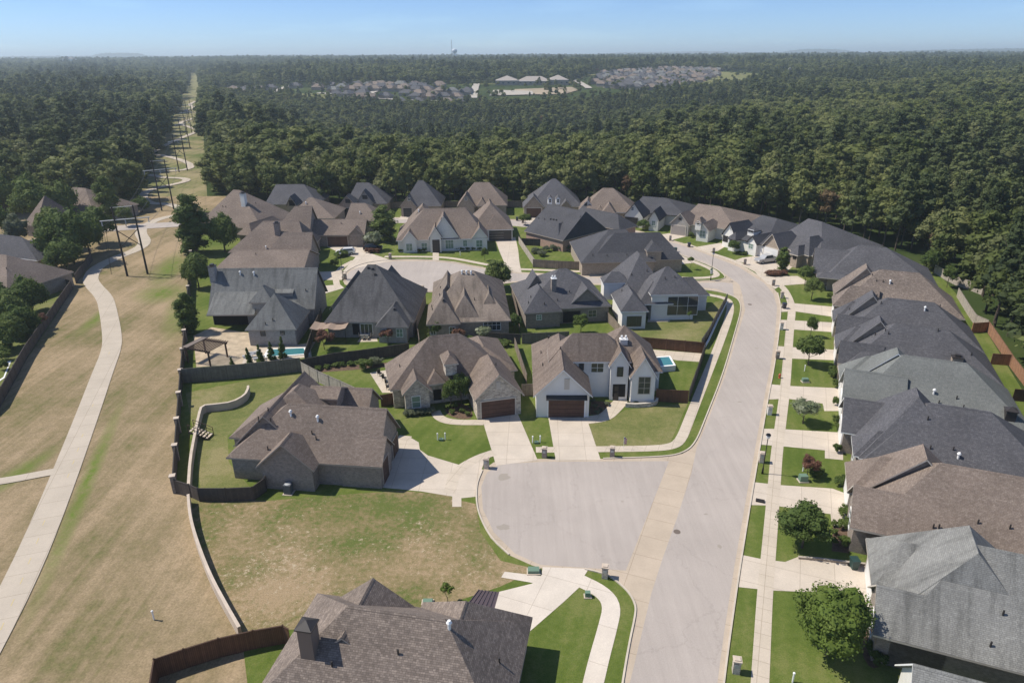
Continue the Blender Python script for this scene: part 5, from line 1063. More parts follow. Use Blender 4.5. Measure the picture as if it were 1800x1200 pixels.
for i, (x, y, hh, ww) in enumerate(((409, 648, 2.0, 1.2), (438, 640, 2.9, 1.5), (458, 636, 3.1, 1.5), (478, 633, 3.3, 1.5), (498, 630, 3.9, 1.7))):
    tree(NBC, G(x, y, 0), hh, ww, ('leftmost', 'second', 'middle', 'fourth', 'tallest and rightmost')[i]+' cone evergreen in the row behind the pool fence', 'evergreen', 'cone_evergreen', group='cone evergreens along the pool fence')
BB = {'hedge of pale shrubs under the stone front gable': (BUS, [(716, 730, 1.5), (724, 730, 1.6), (733, 729, 1.6), (742, 728, 1.6), (751, 727, 1.6), (759, 725, 1.5)], .95),
 'dark clipped shrub in the bed between entry walk and stone garage': (BU, [(800, 716, 1.2), (812, 724, 1.1), (822, 730, 1.0), (786, 718, 1.2), (795, 727, 1.0)], .7),
 'round clipped shrub beside the dark garden fence': (BU, [(641, 650, 3.0)], 2.1), 'pale grassy shrub next to the round clipped one': (BUS, [(661, 642, 2.8)], 1.5),
 'low shrub in the dark planting strip by the garden fence': (BU, [(560, 650, 1.4), (575, 648, 1.2), (590, 645, 1.4), (602, 643, 1.2), (617, 642, 1.5)], .8),
 'foundation shrub along the long white house': (BU, [(703, 443, 1.6), (712, 443, 1.3), (730, 443, 1.3), (738, 443, 1.5), (746, 442, 1.2), (777, 440, 1.4), (790, 440, 1.2), (803, 440, 1.3), (812, 440, 1.5), (822, 440, 1.3), (832, 440, 1.4), (843, 440, 1.4)], .9),
 'rounded bush in the island bed by the white car': (BU, [(598, 452, 3.2), (606, 449, 2.6)], 1.5), 'dark bush under the white-blossomed tree': (BUR, [(650, 444, 2.6), (662, 444, 2.6)], 1.3),
 'drought-loving clump in the gravel bed by the white house door': (BUS, [(1046, 716, .9), (1056, 722, .8), (1067, 712, 1.0), (1050, 727, 1.0), (1042, 706, 1.0), (1105, 712, .9), (1118, 709, .9), (1131, 707, .9), (1145, 705, 1.0), (1112, 703, .9), (1135, 700, 1.0)], .6),
 'pink flowering shrub mound on the lawn above the curving pavement': (BUR, [(1354, 484, 3.0), (1361, 484, 3.2), (1369, 483, 3.0), (1377, 483, 2.4)], 1.1),
 'globe shrub at the corner of a right-hand garage': (BU, [(1478, 854, 1.7), (1484, 908, 1.6), (1484, 930, 1.6), (1484, 960, 1.6), (1470, 795, 1.2), (1464, 657, 1.7), (1464, 664, 1.7), (1468, 681, 1.2), (1469, 745, 1.3), (1469, 712, 1.4), (1459, 525, 1.8), (1473, 759, 1.1)], 1.4),
 'shrub in the mulch bed by the stained grey roof': (BU, [(1540, 1105, 1.4), (1545, 1130, 1.8), (1552, 1152, 1.9), (1535, 1150, 1.7), (1541, 1168, 1.6), (1520, 1097, .7)], 1.5),
 'low hedge piece along the driveway of the brown-roofed right-hand house': (BU, [(1466, 925, .8), (1466, 940, .8), (1466, 955, .8)], .8),
 'leafy garden bush on the lawn beside the purple-red tree': (BU, [(1429, 836, 1.4), (1437, 838, 1.3), (1440, 832, 1.2)], 1.0),
 'yellowish garden shrub in the fenced corner garden': (BUS, [(942, 445, 3.0), (952, 450, 3.0), (960, 442, 2.4), (972, 440, 2.4), (985, 440, 2.4), (997, 440, 2.4)], 1.6),
 'bush under the streaked brown roof by the back door': (BU, [(760, 597, 2.0), (827, 601, 2.2), (815, 602, 1.6), (692, 598, 1.6), (700, 598, 1.6), (880, 608, 2.0), (890, 609, 2.0)], 1.3),
 'bush in front of the back row houses': (BU, [(1216, 416, 1.6), (1247, 417, 1.2), (1297, 447, 1.2), (1302, 448, 1.2), (1308, 449, 1.2), (1310, 447, 1.2)], .9),
 'rose shrub by the covered porch': (BUR, [(1448, 500, 1.8), (1456, 505, 1.8), (1441, 495, 1.8)], 1.0),
 'bush along the left garden fence': (BU, [(2, 634, 3.0), (12, 622, 3.2), (33, 598, 3.0), (46, 596, 3.0), (8, 650, 2.0)], 2.0),
 'bush beside the linked garages': (BU, [(556, 428, 3.4), (563, 430, 3.2), (549, 440, 3.0), (553, 452, 2.6), (590, 470, 2.4)], 2.4)}
for lab, (P, pts, hh) in BB.items():
    for x, y, ww in pts: tree(P, G(x, y, 0), hh, ww, lab, 'bush', 'shrub', group=(lab if len(pts) > 1 else None), trunk=False)

# ---------------- woodland: individual trees nearest the estate, the rest one mass
def wood_points():
    rng = np.random.default_rng(5); out = []
    for d0, d1, sp, sc in ((150, 520, 6.0, 1.0), (520, 1000, 7.2, 1.08), (1000, 2200, 9.5, 1.2), (2200, 4500, 17, 1.75), (4500, 11000, 42, 3.4)):
        ys = np.arange(d0, d1, sp); 
        for y in ys:
            h = .86*y+60; n = int(2*h/sp); xs = np.linspace(-h, h, n)+rng.uniform(-.42, .42, n)*sp; yy = y+rng.uniform(-.42, .42, n)*sp
            out.append(np.stack([xs, yy, np.full(n, sc)], 1))
    # woodland right of the estate and the wooded strip left of the greenbelt trail
    for y in np.arange(60, 150, 5.4):
        n = 60; xs = np.linspace(40, 300, n)+rng.uniform(-2, 2, n); out.append(np.stack([xs, np.full(n, y)+rng.uniform(-2, 2, n), np.full(n, 1.0)], 1))
    P = np.concatenate(out); X, Y = P[:, 0], P[:, 1]
    ok = ~in_poly(X, Y, NEIGH); s_ = corr_coord(X, Y); edge = -4+1.5*np.sin(Y/37)
    ok &= ~((s_ < edge) & (s_ > -30-edge) & (Y < 1850))
    for c in CLEAR: ok &= ~(in_poly(X, Y, c) & (rng.random(len(X)) < (.90 if c is not CLEAR[2] else 1)))
    ok &= ~((Y < 208) & (X < -60))
    gap = np.sin(X/23+1.3*np.sin(Y/31))*np.sin(Y/27+X/61); ok &= ~((gap > .88) & (Y > 300)); ok &= rng.random(len(X)) < .93
    P = P[ok]; return P[np.abs(P[:, 0]) < .84*P[:, 1]+40]
WP = wood_points(); WZ = TH(WP[:, 0], WP[:, 1]); rng = np.random.default_rng(9)
dist = np.hypot(WP[:, 0], WP[:, 1]); az = WP[:, 0]/WP[:, 1]
# the trees that show largest: first rows along the wood edge
order = np.argsort(dist); near_i = [i for i in order if dist[i] < 460 and abs(az[i]) < .80]
rr_ = [i for i in near_i if WP[i, 0] > 60 and WP[i, 1] < 195][:95]; sel = (rr_+[i for i in near_i if i not in set(rr_)])[:290]; rest = np.ones(len(WP), bool); rest[sel] = False
kindp = np.clip(.5+.5*np.sin(WP[:, 0]/70+2)*np.cos(WP[:, 1]/90+WP[:, 0]/200)+rng.uniform(-.4, .4, len(WP)), 0, 1)
def pick(i): return 7 if i % 83 == 0 else 6 if i % 11 == 0 else (3+(i % 2)) if kindp[i] > .72 else (0, 1, 2, 5, 8, 0)[i % 6]
for i in sel:
    P = FOR[pick(i)]; s_ = rng.uniform(.75, 1.12)*.86; hgt = P.h*s_; pine = pick(i) in (3, 4)
    px_ = 900+1301*az[i]; side = 'left of the power-line clearing' if corr_coord(WP[i, 0], WP[i, 1]) < -20 else 'behind the right-hand row' if WP[i, 1] < 195 and WP[i, 0] > 60 else 'behind the '+('tall brown hip roof' if px_ < 480 else 'left slate roofs' if px_ < 790 else 'brown three-gabled house' if px_ < 930 else 'twin-dormer house' if px_ < 1060 else 'white-gabled houses' if px_ < 1190 else 'pale house with the arched dormer' if px_ < 1320 else 'street bend'); big = 'tall' if s_ > .84 else 'middling' if s_ > .74 else 'low'
    tree(P, (WP[i, 0], WP[i, 1], WZ[i]-.1), hgt, P.w*s_*1.05, (big+(' dark pine' if pine else ' rust-coloured tree' if pick(i) == 7 else ' pale green tree' if pick(i) == 6 else ' leafy tree'))+' at the wood edge '+side, 'pine' if pine else 'tree', 'pine_tree' if pine else 'woodland_tree', group=big+(' pines' if pine else ' rusty trees' if pick(i) == 7 else ' pale trees' if pick(i) == 6 else ' leafy trees')+' at the wood edge '+side)
# the mass: points carrying a tree each, instanced with geometry nodes
protos = {}
for o in bpy.data.objects:
    if o.name.startswith('crown') and o.data not in protos and o.data in [P.c for P in FOR]: protos[o.data] = o
ri = np.where(rest)[0]; kk = np.array([pick(i) for i in ri])
me = bpy.data.meshes.new('woodland'); co = np.stack([WP[ri, 0], WP[ri, 1], WZ[ri]-.3], 1); me.vertices.add(len(ri)); me.vertices.foreach_set('co', co.astype('f').ravel())
a = me.attributes.new('kind', 'INT', 'POINT'); a.data.foreach_set('value', kk.astype('i'))
sc = np.clip(rng.normal(.92, .2, len(ri)), .5, 1.4)*np.where(in_poly(WP[ri, 0], WP[ri, 1], CLEAR[0]), .5, 1); _px = 900+1301*az[ri]; _b = (WP[ri, 1] > 560) & (WP[ri, 1] < 1000) & (_px > 380) & (_px < 1330) & ~in_poly(WP[ri, 0], WP[ri, 1], CLEAR[0]); sc = np.where(_b, sc*.72, sc); base = WP[ri, 2]; hv = np.where(base > 1.5, .55, .86+.0*base)
wd = np.clip(rng.normal(1.14, .14, len(ri)), .8, 1.5); sv3 = np.stack([sc*base*wd, sc*base*wd, sc*np.where(base > 3, 1.0, np.where(base > 1.5, .95, .88))], 1)
a = me.attributes.new('size', 'FLOAT_VECTOR', 'POINT'); a.data.foreach_set('vector', sv3.astype('f').ravel())
a = me.attributes.new('turn', 'FLOAT_VECTOR', 'POINT'); a.data.foreach_set('vector', np.stack([np.zeros(len(ri)), np.zeros(len(ri)), rng.uniform(0, 6.28, len(ri))], 1).astype('f').ravel())
wo = bpy.data.objects.new('woodland', me); col.objects.link(wo); tag(wo, 'dense woodland stretching from the houses to the horizon', 'woodland', kind='stuff')
ng = bpy.data.node_groups.new('woodland_scatter', 'GeometryNodeTree'); ng.interface.new_socket('Geometry', in_out='INPUT', socket_type='NodeSocketGeometry'); ng.interface.new_socket('Geometry', in_out='OUTPUT', socket_type='NodeSocketGeometry')
gi = ng.nodes.new('NodeGroupInput'); go = ng.nodes.new('NodeGroupOutput'); jn = ng.nodes.new('GeometryNodeJoinGeometry')
def named(n, t):
    q = ng.nodes.new('GeometryNodeInputNamedAttribute'); q.data_type = t; q.inputs['Name'].default_value = n; return q.outputs['Attribute']
for k, P in enumerate(FOR):
    if P.c not in protos:
        continue
    oi = ng.nodes.new('GeometryNodeObjectInfo'); oi.inputs['Object'].default_value = protos[P.c]; oi.inputs['As Instance'].default_value = True
    iop = ng.nodes.new('GeometryNodeInstanceOnPoints'); cmp_ = ng.nodes.new('FunctionNodeCompare'); cmp_.data_type = 'INT'; cmp_.operation = 'EQUAL'; cmp_.inputs[3].default_value = k
    ng.links.new(named('kind', 'INT'), cmp_.inputs[2]); ng.links.new(gi.outputs[0], iop.inputs['Points']); ng.links.new(cmp_.outputs[0], iop.inputs['Selection']); ng.links.new(oi.outputs['Geometry'], iop.inputs['Instance'])
    ng.links.new(named('turn', 'FLOAT_VECTOR'), iop.inputs['Rotation']); ng.links.new(named('size', 'FLOAT_VECTOR'), iop.inputs['Scale']); ng.links.new(iop.outputs[0], jn.inputs[0])
ng.links.new(jn.outputs[0], go.inputs[0]); md = wo.modifiers.new('scatter', 'NODES'); md.node_group = ng
print('WOOD', len(WP), len(ri))

# ------------------------------------------------------------------ the distant subdivision
def small_house(p, rz, w, d, rf, wl, label, group, hgt=3.2, rh=7.2):
    root = empty('distant_house', p, label, 'house', group, rz=rz); key = (round(w), round(d), rf, wl)
    if key not in small_house.c:
        b = MB(); b.box((0, 0, hgt/2-.5), w-.8, d-.8, hgt+1); v = [(-w/2, -d/2, hgt), (w/2, -d/2, hgt), (w/2, d/2, hgt), (-w/2, d/2, hgt), (-w/2+d*.42, 0, rh), (w/2-d*.42, 0, rh)]
        r = MB(); r.add(v, [(0, 1, 5, 4), (2, 3, 4, 5), (3, 0, 4), (1, 2, 5), (3, 2, 1, 0)])
        g_ = w*.22; r.add([(-g_-3, -d/2-1.5, hgt), (-3+g_, -d/2-1.5, hgt), (-3, -d/2-1.5, hgt+g_), (-3, 0, hgt+g_), (-g_-3, 0, hgt), (-3+g_, 0, hgt)], [(0, 2, 3, 4), (1, 5, 3, 2), (0, 1, 2)])
        ms = []
        for m_, nm, mt in ((b, 'wall', WM[wl]), (r, 'roof', RM[rf])):
            me = bpy.data.meshes.new(nm); me.from_pydata([tuple(x) for x in m_.v], [], m_.f); me.materials.append(mt); me.update(); ms.append(me)
        small_house.c[key] = ms
    for me, nm in zip(small_house.c[key], ('wall', 'roof')):
        o = bpy.data.objects.new(nm, me); col.objects.link(o); o.parent = root
    return root
small_house.c = {}
rg = random.Random(3); cnt = 0
def cluster(px, ang, sx_, sy_, label, group, lim=200):
    poly = wpt(px); xs = [p[0] for p in poly]; ys = [p[1] for p in poly]; c = Vector((sum(xs)/len(xs), sum(ys)/len(ys), 0)); a = R(ang); n = 0
    for i in range(-40, 41):
        for j in range(-40, 41):
            off = Vector((i*sx_+rg.uniform(-3, 3), j*sy_+(i % 2)*2+9*math.sin(i*.35+j)+rg.uniform(-2, 2), 0)); q = Matrix.Rotation(a, 3, 'Z') @ off; p = c+q
            if j % 2: p = p+Matrix.Rotation(a, 3, 'Z') @ Vector((0, -sy_*.26, 0))
            if n < lim and bool(in_poly(np.array([p.x]), np.array([p.y]), poly)[0]) and rg.random() < .86:
                small_house((p.x, p.y, float(TH(p.x, p.y))), a+(math.pi if j % 2 else 0)+rg.choice((0, 0, 1.57))+rg.uniform(-.25, .25), rg.choice((14, 16, 18)), rg.choice((12, 13)), rg.choice(('grey', 'brown', 'slate', 'slate', 'old')), rg.choice(('brick', 'tan', 'red')), label, group); n += 1
cluster([(390, 172), (470, 166), (480, 156), (560, 158), (580, 168), (700, 184), (820, 186), (828, 162), (760, 150), (560, 152), (400, 160)], -12, 17, 25, 'small roof in the distant subdivision left of the pale road', 'distant houses left of the pale road', 140)
cluster([(1030, 146), (1060, 158), (1140, 160), (1290, 150), (1330, 138), (1290, 124), (1180, 122), (1060, 130)], -24, 17, 26, 'small roof on the far hillside right of the school', 'distant houses on the far hillside', 150)
cluster([(180, 168), (318, 168), (312, 158), (200, 160)], -14, 24, 34, 'small roof among the trees left of the power-line clearing', 'distant houses left of the clearing', 12)
# pale streets and ground of the subdivision
M_far = concrete('distant_street', (.42, .385, .33)); M_fd = plain('distant_bare_ground', (.32, .26, .18), 1, var=.2, vs=.05)
def tsheet(name, px, dz, mat):
    P = [GT(x, y, dz) for x, y in px]; c = sum(P, Vector())/len(P); b = MB(); n = len(P); b.add(P+[c], [(i, (i+1) % n, n) for i in range(n)]); return tag(b.build(name, mat), kind='structure')
for q in ([(838, 147), (834, 160), (832, 172)], [(470, 168), (490, 157), (512, 149)], [(640, 168), (665, 158)], [(742, 158), (760, 150)], [(1010, 140), (1035, 155)], [(1075, 133), (1105, 148)], [(1170, 130), (1205, 145)], [(1080, 140), (1250, 133)], [(560, 163), (700, 176), (830, 180)]):
    ribbon('street', q, 9, .8, M_far, 1, terrain=True)
tsheet('bare_ground', [(905, 157), (1005, 153), (1018, 158), (990, 166), (900, 166)], .9, M_fd); tsheet('car_park', [(868, 158), (935, 160), (940, 166), (860, 168)], 1.0, M_far)
tsheet('clearing_floor', [(380, 172), (560, 181), (830, 189), (1010, 183), (1150, 167), (1290, 151), (1410, 138), (1310, 128), (1180, 123), (1040, 131), (1000, 147), (860, 147), (560, 157), (480, 151), (385, 161)], .35, M_olive)
# school
def school():
    p = GT(925, 150); h = House('long low school with pale hip roofs beyond the wood', 0, plain('pale_metal_roof', (.34, .3, .26), .6), 'tan', M_white, 'school', 'school_building'); z = p.z
    for (x0, x1, d, hh) in ((-42, -10, 34, 9), (-12, 34, 26, 8), (30, 58, 34, 9.5)):
        B = h.blk([('w', p.x+x0, p.y), ('w', p.x+x1, p.y+d)], z+hh-3, 'u', r=z+hh+3, zb=z-2)
        for k in range(int((x1-x0)/7)): h.place(B, 'f', 4+k*7, z+2, 3, 2, bars=(2, 1))
    h.build()
school()
p = GT(1390, 136); small_house((p.x, p.y, p.z+2), -.3, 34, 16, 'grey2', 'white', 'long pale building at the wood margin right of the far hillside', None, 5, 8)
p = GT(124, 116); small_house((p.x, p.y, p.z+14), 0, 40, 20, 'grey2', 'white', 'lone white building far out in the left woodland', None, 8, 14)
# water tower and mast near the horizon
D_ = 2500.0; X_ = (800-900)/1200*(D_*cp+CAMH*sp); z_ = float(TH(X_, D_)); t = empty('water_tower', (X_+6, D_, z_), 'pale water tower standing above the trees near the horizon', 'water tower'); c = Vector((X_+6, D_, z_))
b = MB(); prof = [(.3, 50-z_), (5, 51-z_), (8.5, 54.5-z_), (9, 58-z_), (7.5, 61.5-z_), (3.5, 63.5-z_), (.3, 64-z_)]; b.lathe(c, prof, 20); b.build('tank', plain('tower_paint', (.62, .68, .72), .5), t)
b = MB(); b.tube(c, c+Vector((0, 0, 52-z_)), 2.0, 1.6, 12)
for k in range(6): a = k*1.047; b.tube(c+Vector((8*math.cos(a), 8*math.sin(a), 0)), c+Vector((6.5*math.cos(a), 6.5*math.sin(a), 53-z_)), .45, n=6)
b.build('leg_frame', plain('tower_paint', (.62, .68, .72), .5), t)
b = MB(); c2 = Vector((X_-6, D_+30, z_))
for k in range(3): a = k*2.094; b.tube(c2+Vector((2*math.cos(a), 2*math.sin(a), 0)), c2+Vector((.8*math.cos(a), .8*math.sin(a), 92-z_)), .3, n=5)
for k in range(14):
    zz = (92-z_)*k/14
    for q in range(3):
        a, a2 = q*2.094, (q+1)*2.094; r0 = 2-1.2*k/14; r1 = 2-1.2*(k+1)/14; b.tube(c2+Vector((r0*math.cos(a), r0*math.sin(a), zz)), c2+Vector((r1*math.cos(a2), r1*math.sin(a2), zz+(92-z_)/14)), .16, n=4)
tag(b.build('radio_mast', plain('mast_steel', (.3, .3, .32), .5, .5), origin=c2), 'thin lattice radio mast just left of the water tower', 'mast')

# ------------------------------------------------------------------ power line
M_pole = plain('creosote_pole', (.035, .028, .022), .8, var=.2, vs=2); M_steel = plain('galvanised_steel', (.42, .44, .45), .5, .4); M_wire = plain('wire', (.06, .06, .065), .5, .3)
fr = []
def hframe(a, b_, hgt, label, guys=False):
    a, b_ = Vector(a), Vector(b_); c = (a+b_)/2; root = empty('power_pole_frame', c, label, 'power pole'); d = (b_-a).normalized(); up_ = Vector((0, 0, 1))
    for p in (a, b_):
        m = MB(); m.tube(p-up_*.5, p+up_*hgt, .24, .15, 10); m.build('pole', M_pole, root)
    zc = hgt*.81; m = MB(); q = c+up_*zc; m.tube(q-d*4.8, q+d*4.8, .13, n=6); m.build('crossarm', M_steel, root)
    m = MB(); q = c+up_*(hgt-.25); m.tube(q-d*2.3, q+d*2.3, .07, n=6); m.build('top_bar', M_steel, root)
    m = MB(); m.tube(a+up_*(hgt*.42), b_+up_*(hgt*.66), .09, n=6); m.tube(b_+up_*(hgt*.42), a+up_*(hgt*.66), .09, n=6); m.build('brace', M_pole, root)
    for k in (-4.5, 0, 4.5):
        m = MB(); p = c+d*k+up_*zc
        for i in range(6): m.tube(p-up_*(.12+.17*i), p-up_*(.2+.17*i), .13, n=8)
        m.tube(p, p-up_*1.1, .03, n=5); m.build('insulator', M_steel, root)
    if guys:
        for k in (-3.8, -4.4):
            m = MB(); m.tube(c+d*k+up_*zc, a+d*-3.0+Vector((-1.5, 2.5, 0)), .035, n=5); m.build('guy_wire', M_wire, root)
    fr.append((c, d, zc)); return root
A0, B0 = G(224, 485), G(259.5, 481); hframe(A0, B0, 15.5, 'nearest H-shaped power pole frame standing beside the trail', True)
A1, B1 = G(284.5, 370), G(305.5, 367.5); hframe(A1, B1, 15.5, 'second H-shaped power pole frame beyond the cross street')
A2, B2 = G(315, 302.5), G(329.5, 300); hframe(A2, B2, 15.5, 'third H-shaped power pole frame in the clearing'); st = Vector((-32.4, 77.6, 0))
for k, w_ in enumerate(('fourth', 'fifth', 'sixth')):
    o_ = st*(k+1); a_, b_ = A2+o_, B2+o_; z = float(TH(a_.x, a_.y)); hframe((a_.x, a_.y, z), (b_.x, b_.y, z), 15.5, w_+' H-shaped power pole frame away down the clearing')
for i in range(len(fr)-1):
    for k, nm in ((-4.5, 'left'), (0, 'middle'), (4.5, 'right')):
        (c0, d0, z0), (c1, d1, z1) = fr[i], fr[i+1]; p = c0+d0*k+Vector((0, 0, z0-1.1)); q = c1+d1*k+Vector((0, 0, z1-1.1)); m = MB(); n = 10; pts = [p.lerp(q, t_/n)-Vector((0, 0, 1.8*4*(t_/n)*(1-t_/n))) for t_ in range(n+1)]
        for x_, y_ in zip(pts[:-1], pts[1:]): m.tube(x_, y_, .03, n=4, cap=False)
        tag(m.build('power_wire', M_wire, origin=p), 'power wire slung between the pole frames of the clearing', 'wire', 'wires of the power line')

# ------------------------------------------------------------------ street furniture
M_blk = plain('black_metal', (.015, .015, .016), .4, .5); M_globe = plain('lamp_globe', (.75, .74, .7), .3)
def lamp(x, y, hgt, label, sign=False):
    p = G(x, y); root = empty('street_lamp', p, label, 'street lamp'); b = MB(); b.tube(p, p+Vector((0, 0, .8)), .13, .09, 10); b.tube(p+Vector((0, 0, .8)), p+Vector((0, 0, hgt-.5)), .06, .05, 8); b.build('pole', M_blk, root)
    q = p+Vector((0, 0, hgt)); b = MB(); b.lathe(q, [(.12, -.5), (.2, -.4), (.24, -.2), (.18, -.05)], 12); b.build('lantern', M_globe, root)
    b = MB(); b.lathe(q, [(.3, -.06), (.22, .08), (.05, .16)], 12); b.build('cap', M_blk, root)
    if sign:
        b = MB(); b.box(p+Vector((0, 0, 2.6)), .75, .05, .2, .6); b.box(p+Vector((0, 0, 2.35)), .05, .75, .2, .6); b.build('street_sign', plain('sign_green', (.05, .16, .1), .5), root)
        b = MB(); b.lathe(p+Vector((.0, -.1, 1.9)), [(.02, -.35), (.3, -.3), (.3, .3), (.02, .35)], 8); b.build('sign_back', M_steel, root)
lamp(1340, 832, 5.2, 'black street lamp on the verge left of the purple-red tree'); lamp(1249, 493, 6.2, 'black street lamp with signs at the corner of the two streets', True); lamp(603, 493, 6.4, 'black street lamp on the left of the second turning circle')
def mailbox(x, y, mat, label, w=.56, hgt=1.25):
    p = G(x, y); root = empty('mailbox_pillar', p, label, 'mailbox'); b = MB(); b.box(p+Vector((0, 0, hgt/2)), w, w, hgt, -.2); b.build('pillar', mat, root)
    b = MB(); b.box(p+Vector((0, 0, hgt+.05)), w+.12, w+.12, .1, -.2); b.box(p+Vector((0, 0, hgt+.14)), w*.8, w*.8, .08, -.2); b.build('cap', M_wall, root)
    b = MB(); b.box(p+Vector((-.07, -w/2-.03, hgt*.72)), .34, .06, .3, -.2); b.build('mailbox_door', M_steel, root)
for x, y, m, l in ((1063, 1014, 'stone', 'stone mailbox pillar at the mouth of the foreground driveway'), (855, 822, 'stone', 'stone mailbox pillar on the grass wedge beside the stone house driveway'), (957, 803, 'brick', 'brick mailbox pillar between the two front driveways'), (1076, 802, 'brick', 'brick mailbox pillar below the small flag'),
        (686, 455, 'brick', 'brick mailbox pillar at the left of the long white house'), (743, 513, 'brick', 'brick mailbox pillar between the charcoal and streaked brown roofs'), (607, 491, 'brick', 'brick mailbox pillar at the lamp by the second turning circle'),
        (1359, 502, 'brick', 'brick mailbox pillar above the first pavement grass strip'), (1309, 465, 'brick', 'brick mailbox pillar left of the parked pickup'), (1254, 445, 'brick', 'brick mailbox pillar before the black-roofed white house'), (1178, 423, 'brick', 'brick mailbox pillar before the pale house'),
        (1374, 524, 'stone', 'pale mailbox pillar nearest the covered porch driveway'), (1373, 579, 'white', 'white mailbox pillar beside the second pair of driveways'), (1366, 630, 'brick', 'brown mailbox pillar left of the spreading tree'), (1352, 728, 'white', 'white mailbox pillar left of the white-blossomed tree'), (1338, 812, 'stone', 'grey mailbox pillar next to the verge lamp'), (1293, 1180, 'stone', 'stone mailbox pillar at the bottom verge'), (919, 392, 'brick', 'small brick mailbox at the brown garage door')):
    mailbox(x, y, WM[m], l)
M_bin = plain('bin_green', (.02, .05, .045), .5); M_binb = plain('bin_dark', (.025, .03, .045), .5); M_box = plain('utility_green', (.13, .21, .15), .6)
def bin_(x, y, mat, label, rz=.2):
    p = G(x, y); root = empty('wheelie_bin', p, label, 'bin'); b = MB(); b.add([*(p+Vector(v) for v in ((-.26, -.3, .06), (.26, -.3, .06), (.26, .3, .06), (-.26, .3, .06), (-.34, -.38, 1.0), (.34, -.38, 1.0), (.34, .4, 1.0), (-.34, .4, 1.0)))], [(3, 2, 1, 0), (4, 5, 6, 7), (0, 1, 5, 4), (1, 2, 6, 5), (2, 3, 7, 6), (3, 0, 4, 7)]); b.build('body', mat, root)
    b = MB(); b.box(p+Vector((0, .02, 1.05)), .74, .86, .08); b.tube(p+Vector((-.3, .45, 1.0)), p+Vector((.3, .45, 1.0)), .03, n=6); b.build('lid', mat, root)
    for s_ in (-1, 1): b = MB(); b.tube(p+Vector((s_*.3, .3, .12)), p+Vector((s_*.36, .3, .12)), .12, n=12); b.build('wheel', M_blk, root)
bin_(1500, 998, M_bin, 'green wheelie bin by the brick edging wall'); bin_(1378, 542, M_binb, 'dark wheelie bin near the pale mailbox pillar'); bin_(1187, 443, M_bin, 'green wheelie bin at the street bend'); bin_(1211, 434, M_binb, 'dark wheelie bin across the street from the green one'); bin_(909, 388, M_binb, 'dark wheelie bin in the back street'); bin_(507, 866, M_blk, 'dark barrel bin against the brick gable wall') if 0 else None
def ubox(x, y, label, w=.9, d=.7, hgt=.7):
    p = G(x, y); root = empty('utility_box', p, label, 'utility box'); b = MB(); b.box(p+Vector((0, 0, .05)), w+.2, d+.2, .1); b.build('base', M_wall, root); b = MB(); b.box(p+Vector((0, 0, .1+hgt/2)), w, d, hgt, 0, .94); b.build('cabinet', M_box, root)
ubox(1411, 845, 'green utility cabinet on the lawn by the purple-red tree'); ubox(1415, 671, 'green utility cabinet below the spreading leafy tree', .9, .6, .5); ubox(938, 1005, 'low green utility lid on the point of grass by the circle', 1.1, .7, .3); ubox(1033, 1048, 'small dark green utility box inside the curved path', .5, .4, .45); ubox(752, 1059, 'green utility lid left of the staked sapling', .9, .5, .2)
def pipes(x, y, label, n=2):
    p = G(x, y); root = empty('utility_posts', p, label, 'utility post')
    for k in range(n):
        q = p+Vector(((k-(n-1)/2)*.95, .1*k, 0)); b = MB(); b.tube(q, q+Vector((0, 0, .85)), .07, n=8); b.lathe(q+Vector((0, 0, .85)), [(.1, 0), (.1, .12), (.03, .17)], 8); b.build('marker_post', M_white, root)
    if n > 1: b = MB(); b.box(p+Vector((0, -.1, .14)), .55, .4, .28); b.build('valve_box', M_box, root)
pipes(776, 773, 'pair of white marker posts on the curved lawn of the stone house'); pipes(943, 778, 'pair of white marker posts on the strip between driveways'); pipes(271, 1088, 'single pale pipe post standing in the dry greenbelt grass', 1); pipes(1414, 652, 'white marker post behind the green cabinet on the right lawn', 1); pipes(1411, 828, 'white marker post above the green cabinet by the red tree', 1); pipes(1393, 1198, 'white marker post on the lawn at the bottom edge', 1); pipes(809, 449, 'white marker post on the lawn of the long white house', 1)
def hydrant(x, y, label):
    p = G(x, y); root = empty('fire_hydrant', p, label, 'hydrant'); m = plain('hydrant_red', (.45, .08, .04), .5); b = MB(); b.lathe(p, [(.18, 0), (.18, .06), (.12, .08), (.12, .5), (.17, .52), (.15, .62), (.05, .72)], 12); b.build('barrel', m, root)
    b = MB(); b.tube(p+Vector((-.22, 0, .42)), p+Vector((.22, 0, .42)), .06, n=8); b.tube(p+Vector((0, -.2, .42)), p+Vector((0, 0, .42)), .07, n=8); b.build('nozzle', m, root)
hydrant(1370, 664, 'red fire hydrant on the verge left of the second lawn'); hydrant(1181, 465, 'red hydrant near the corner house garage')
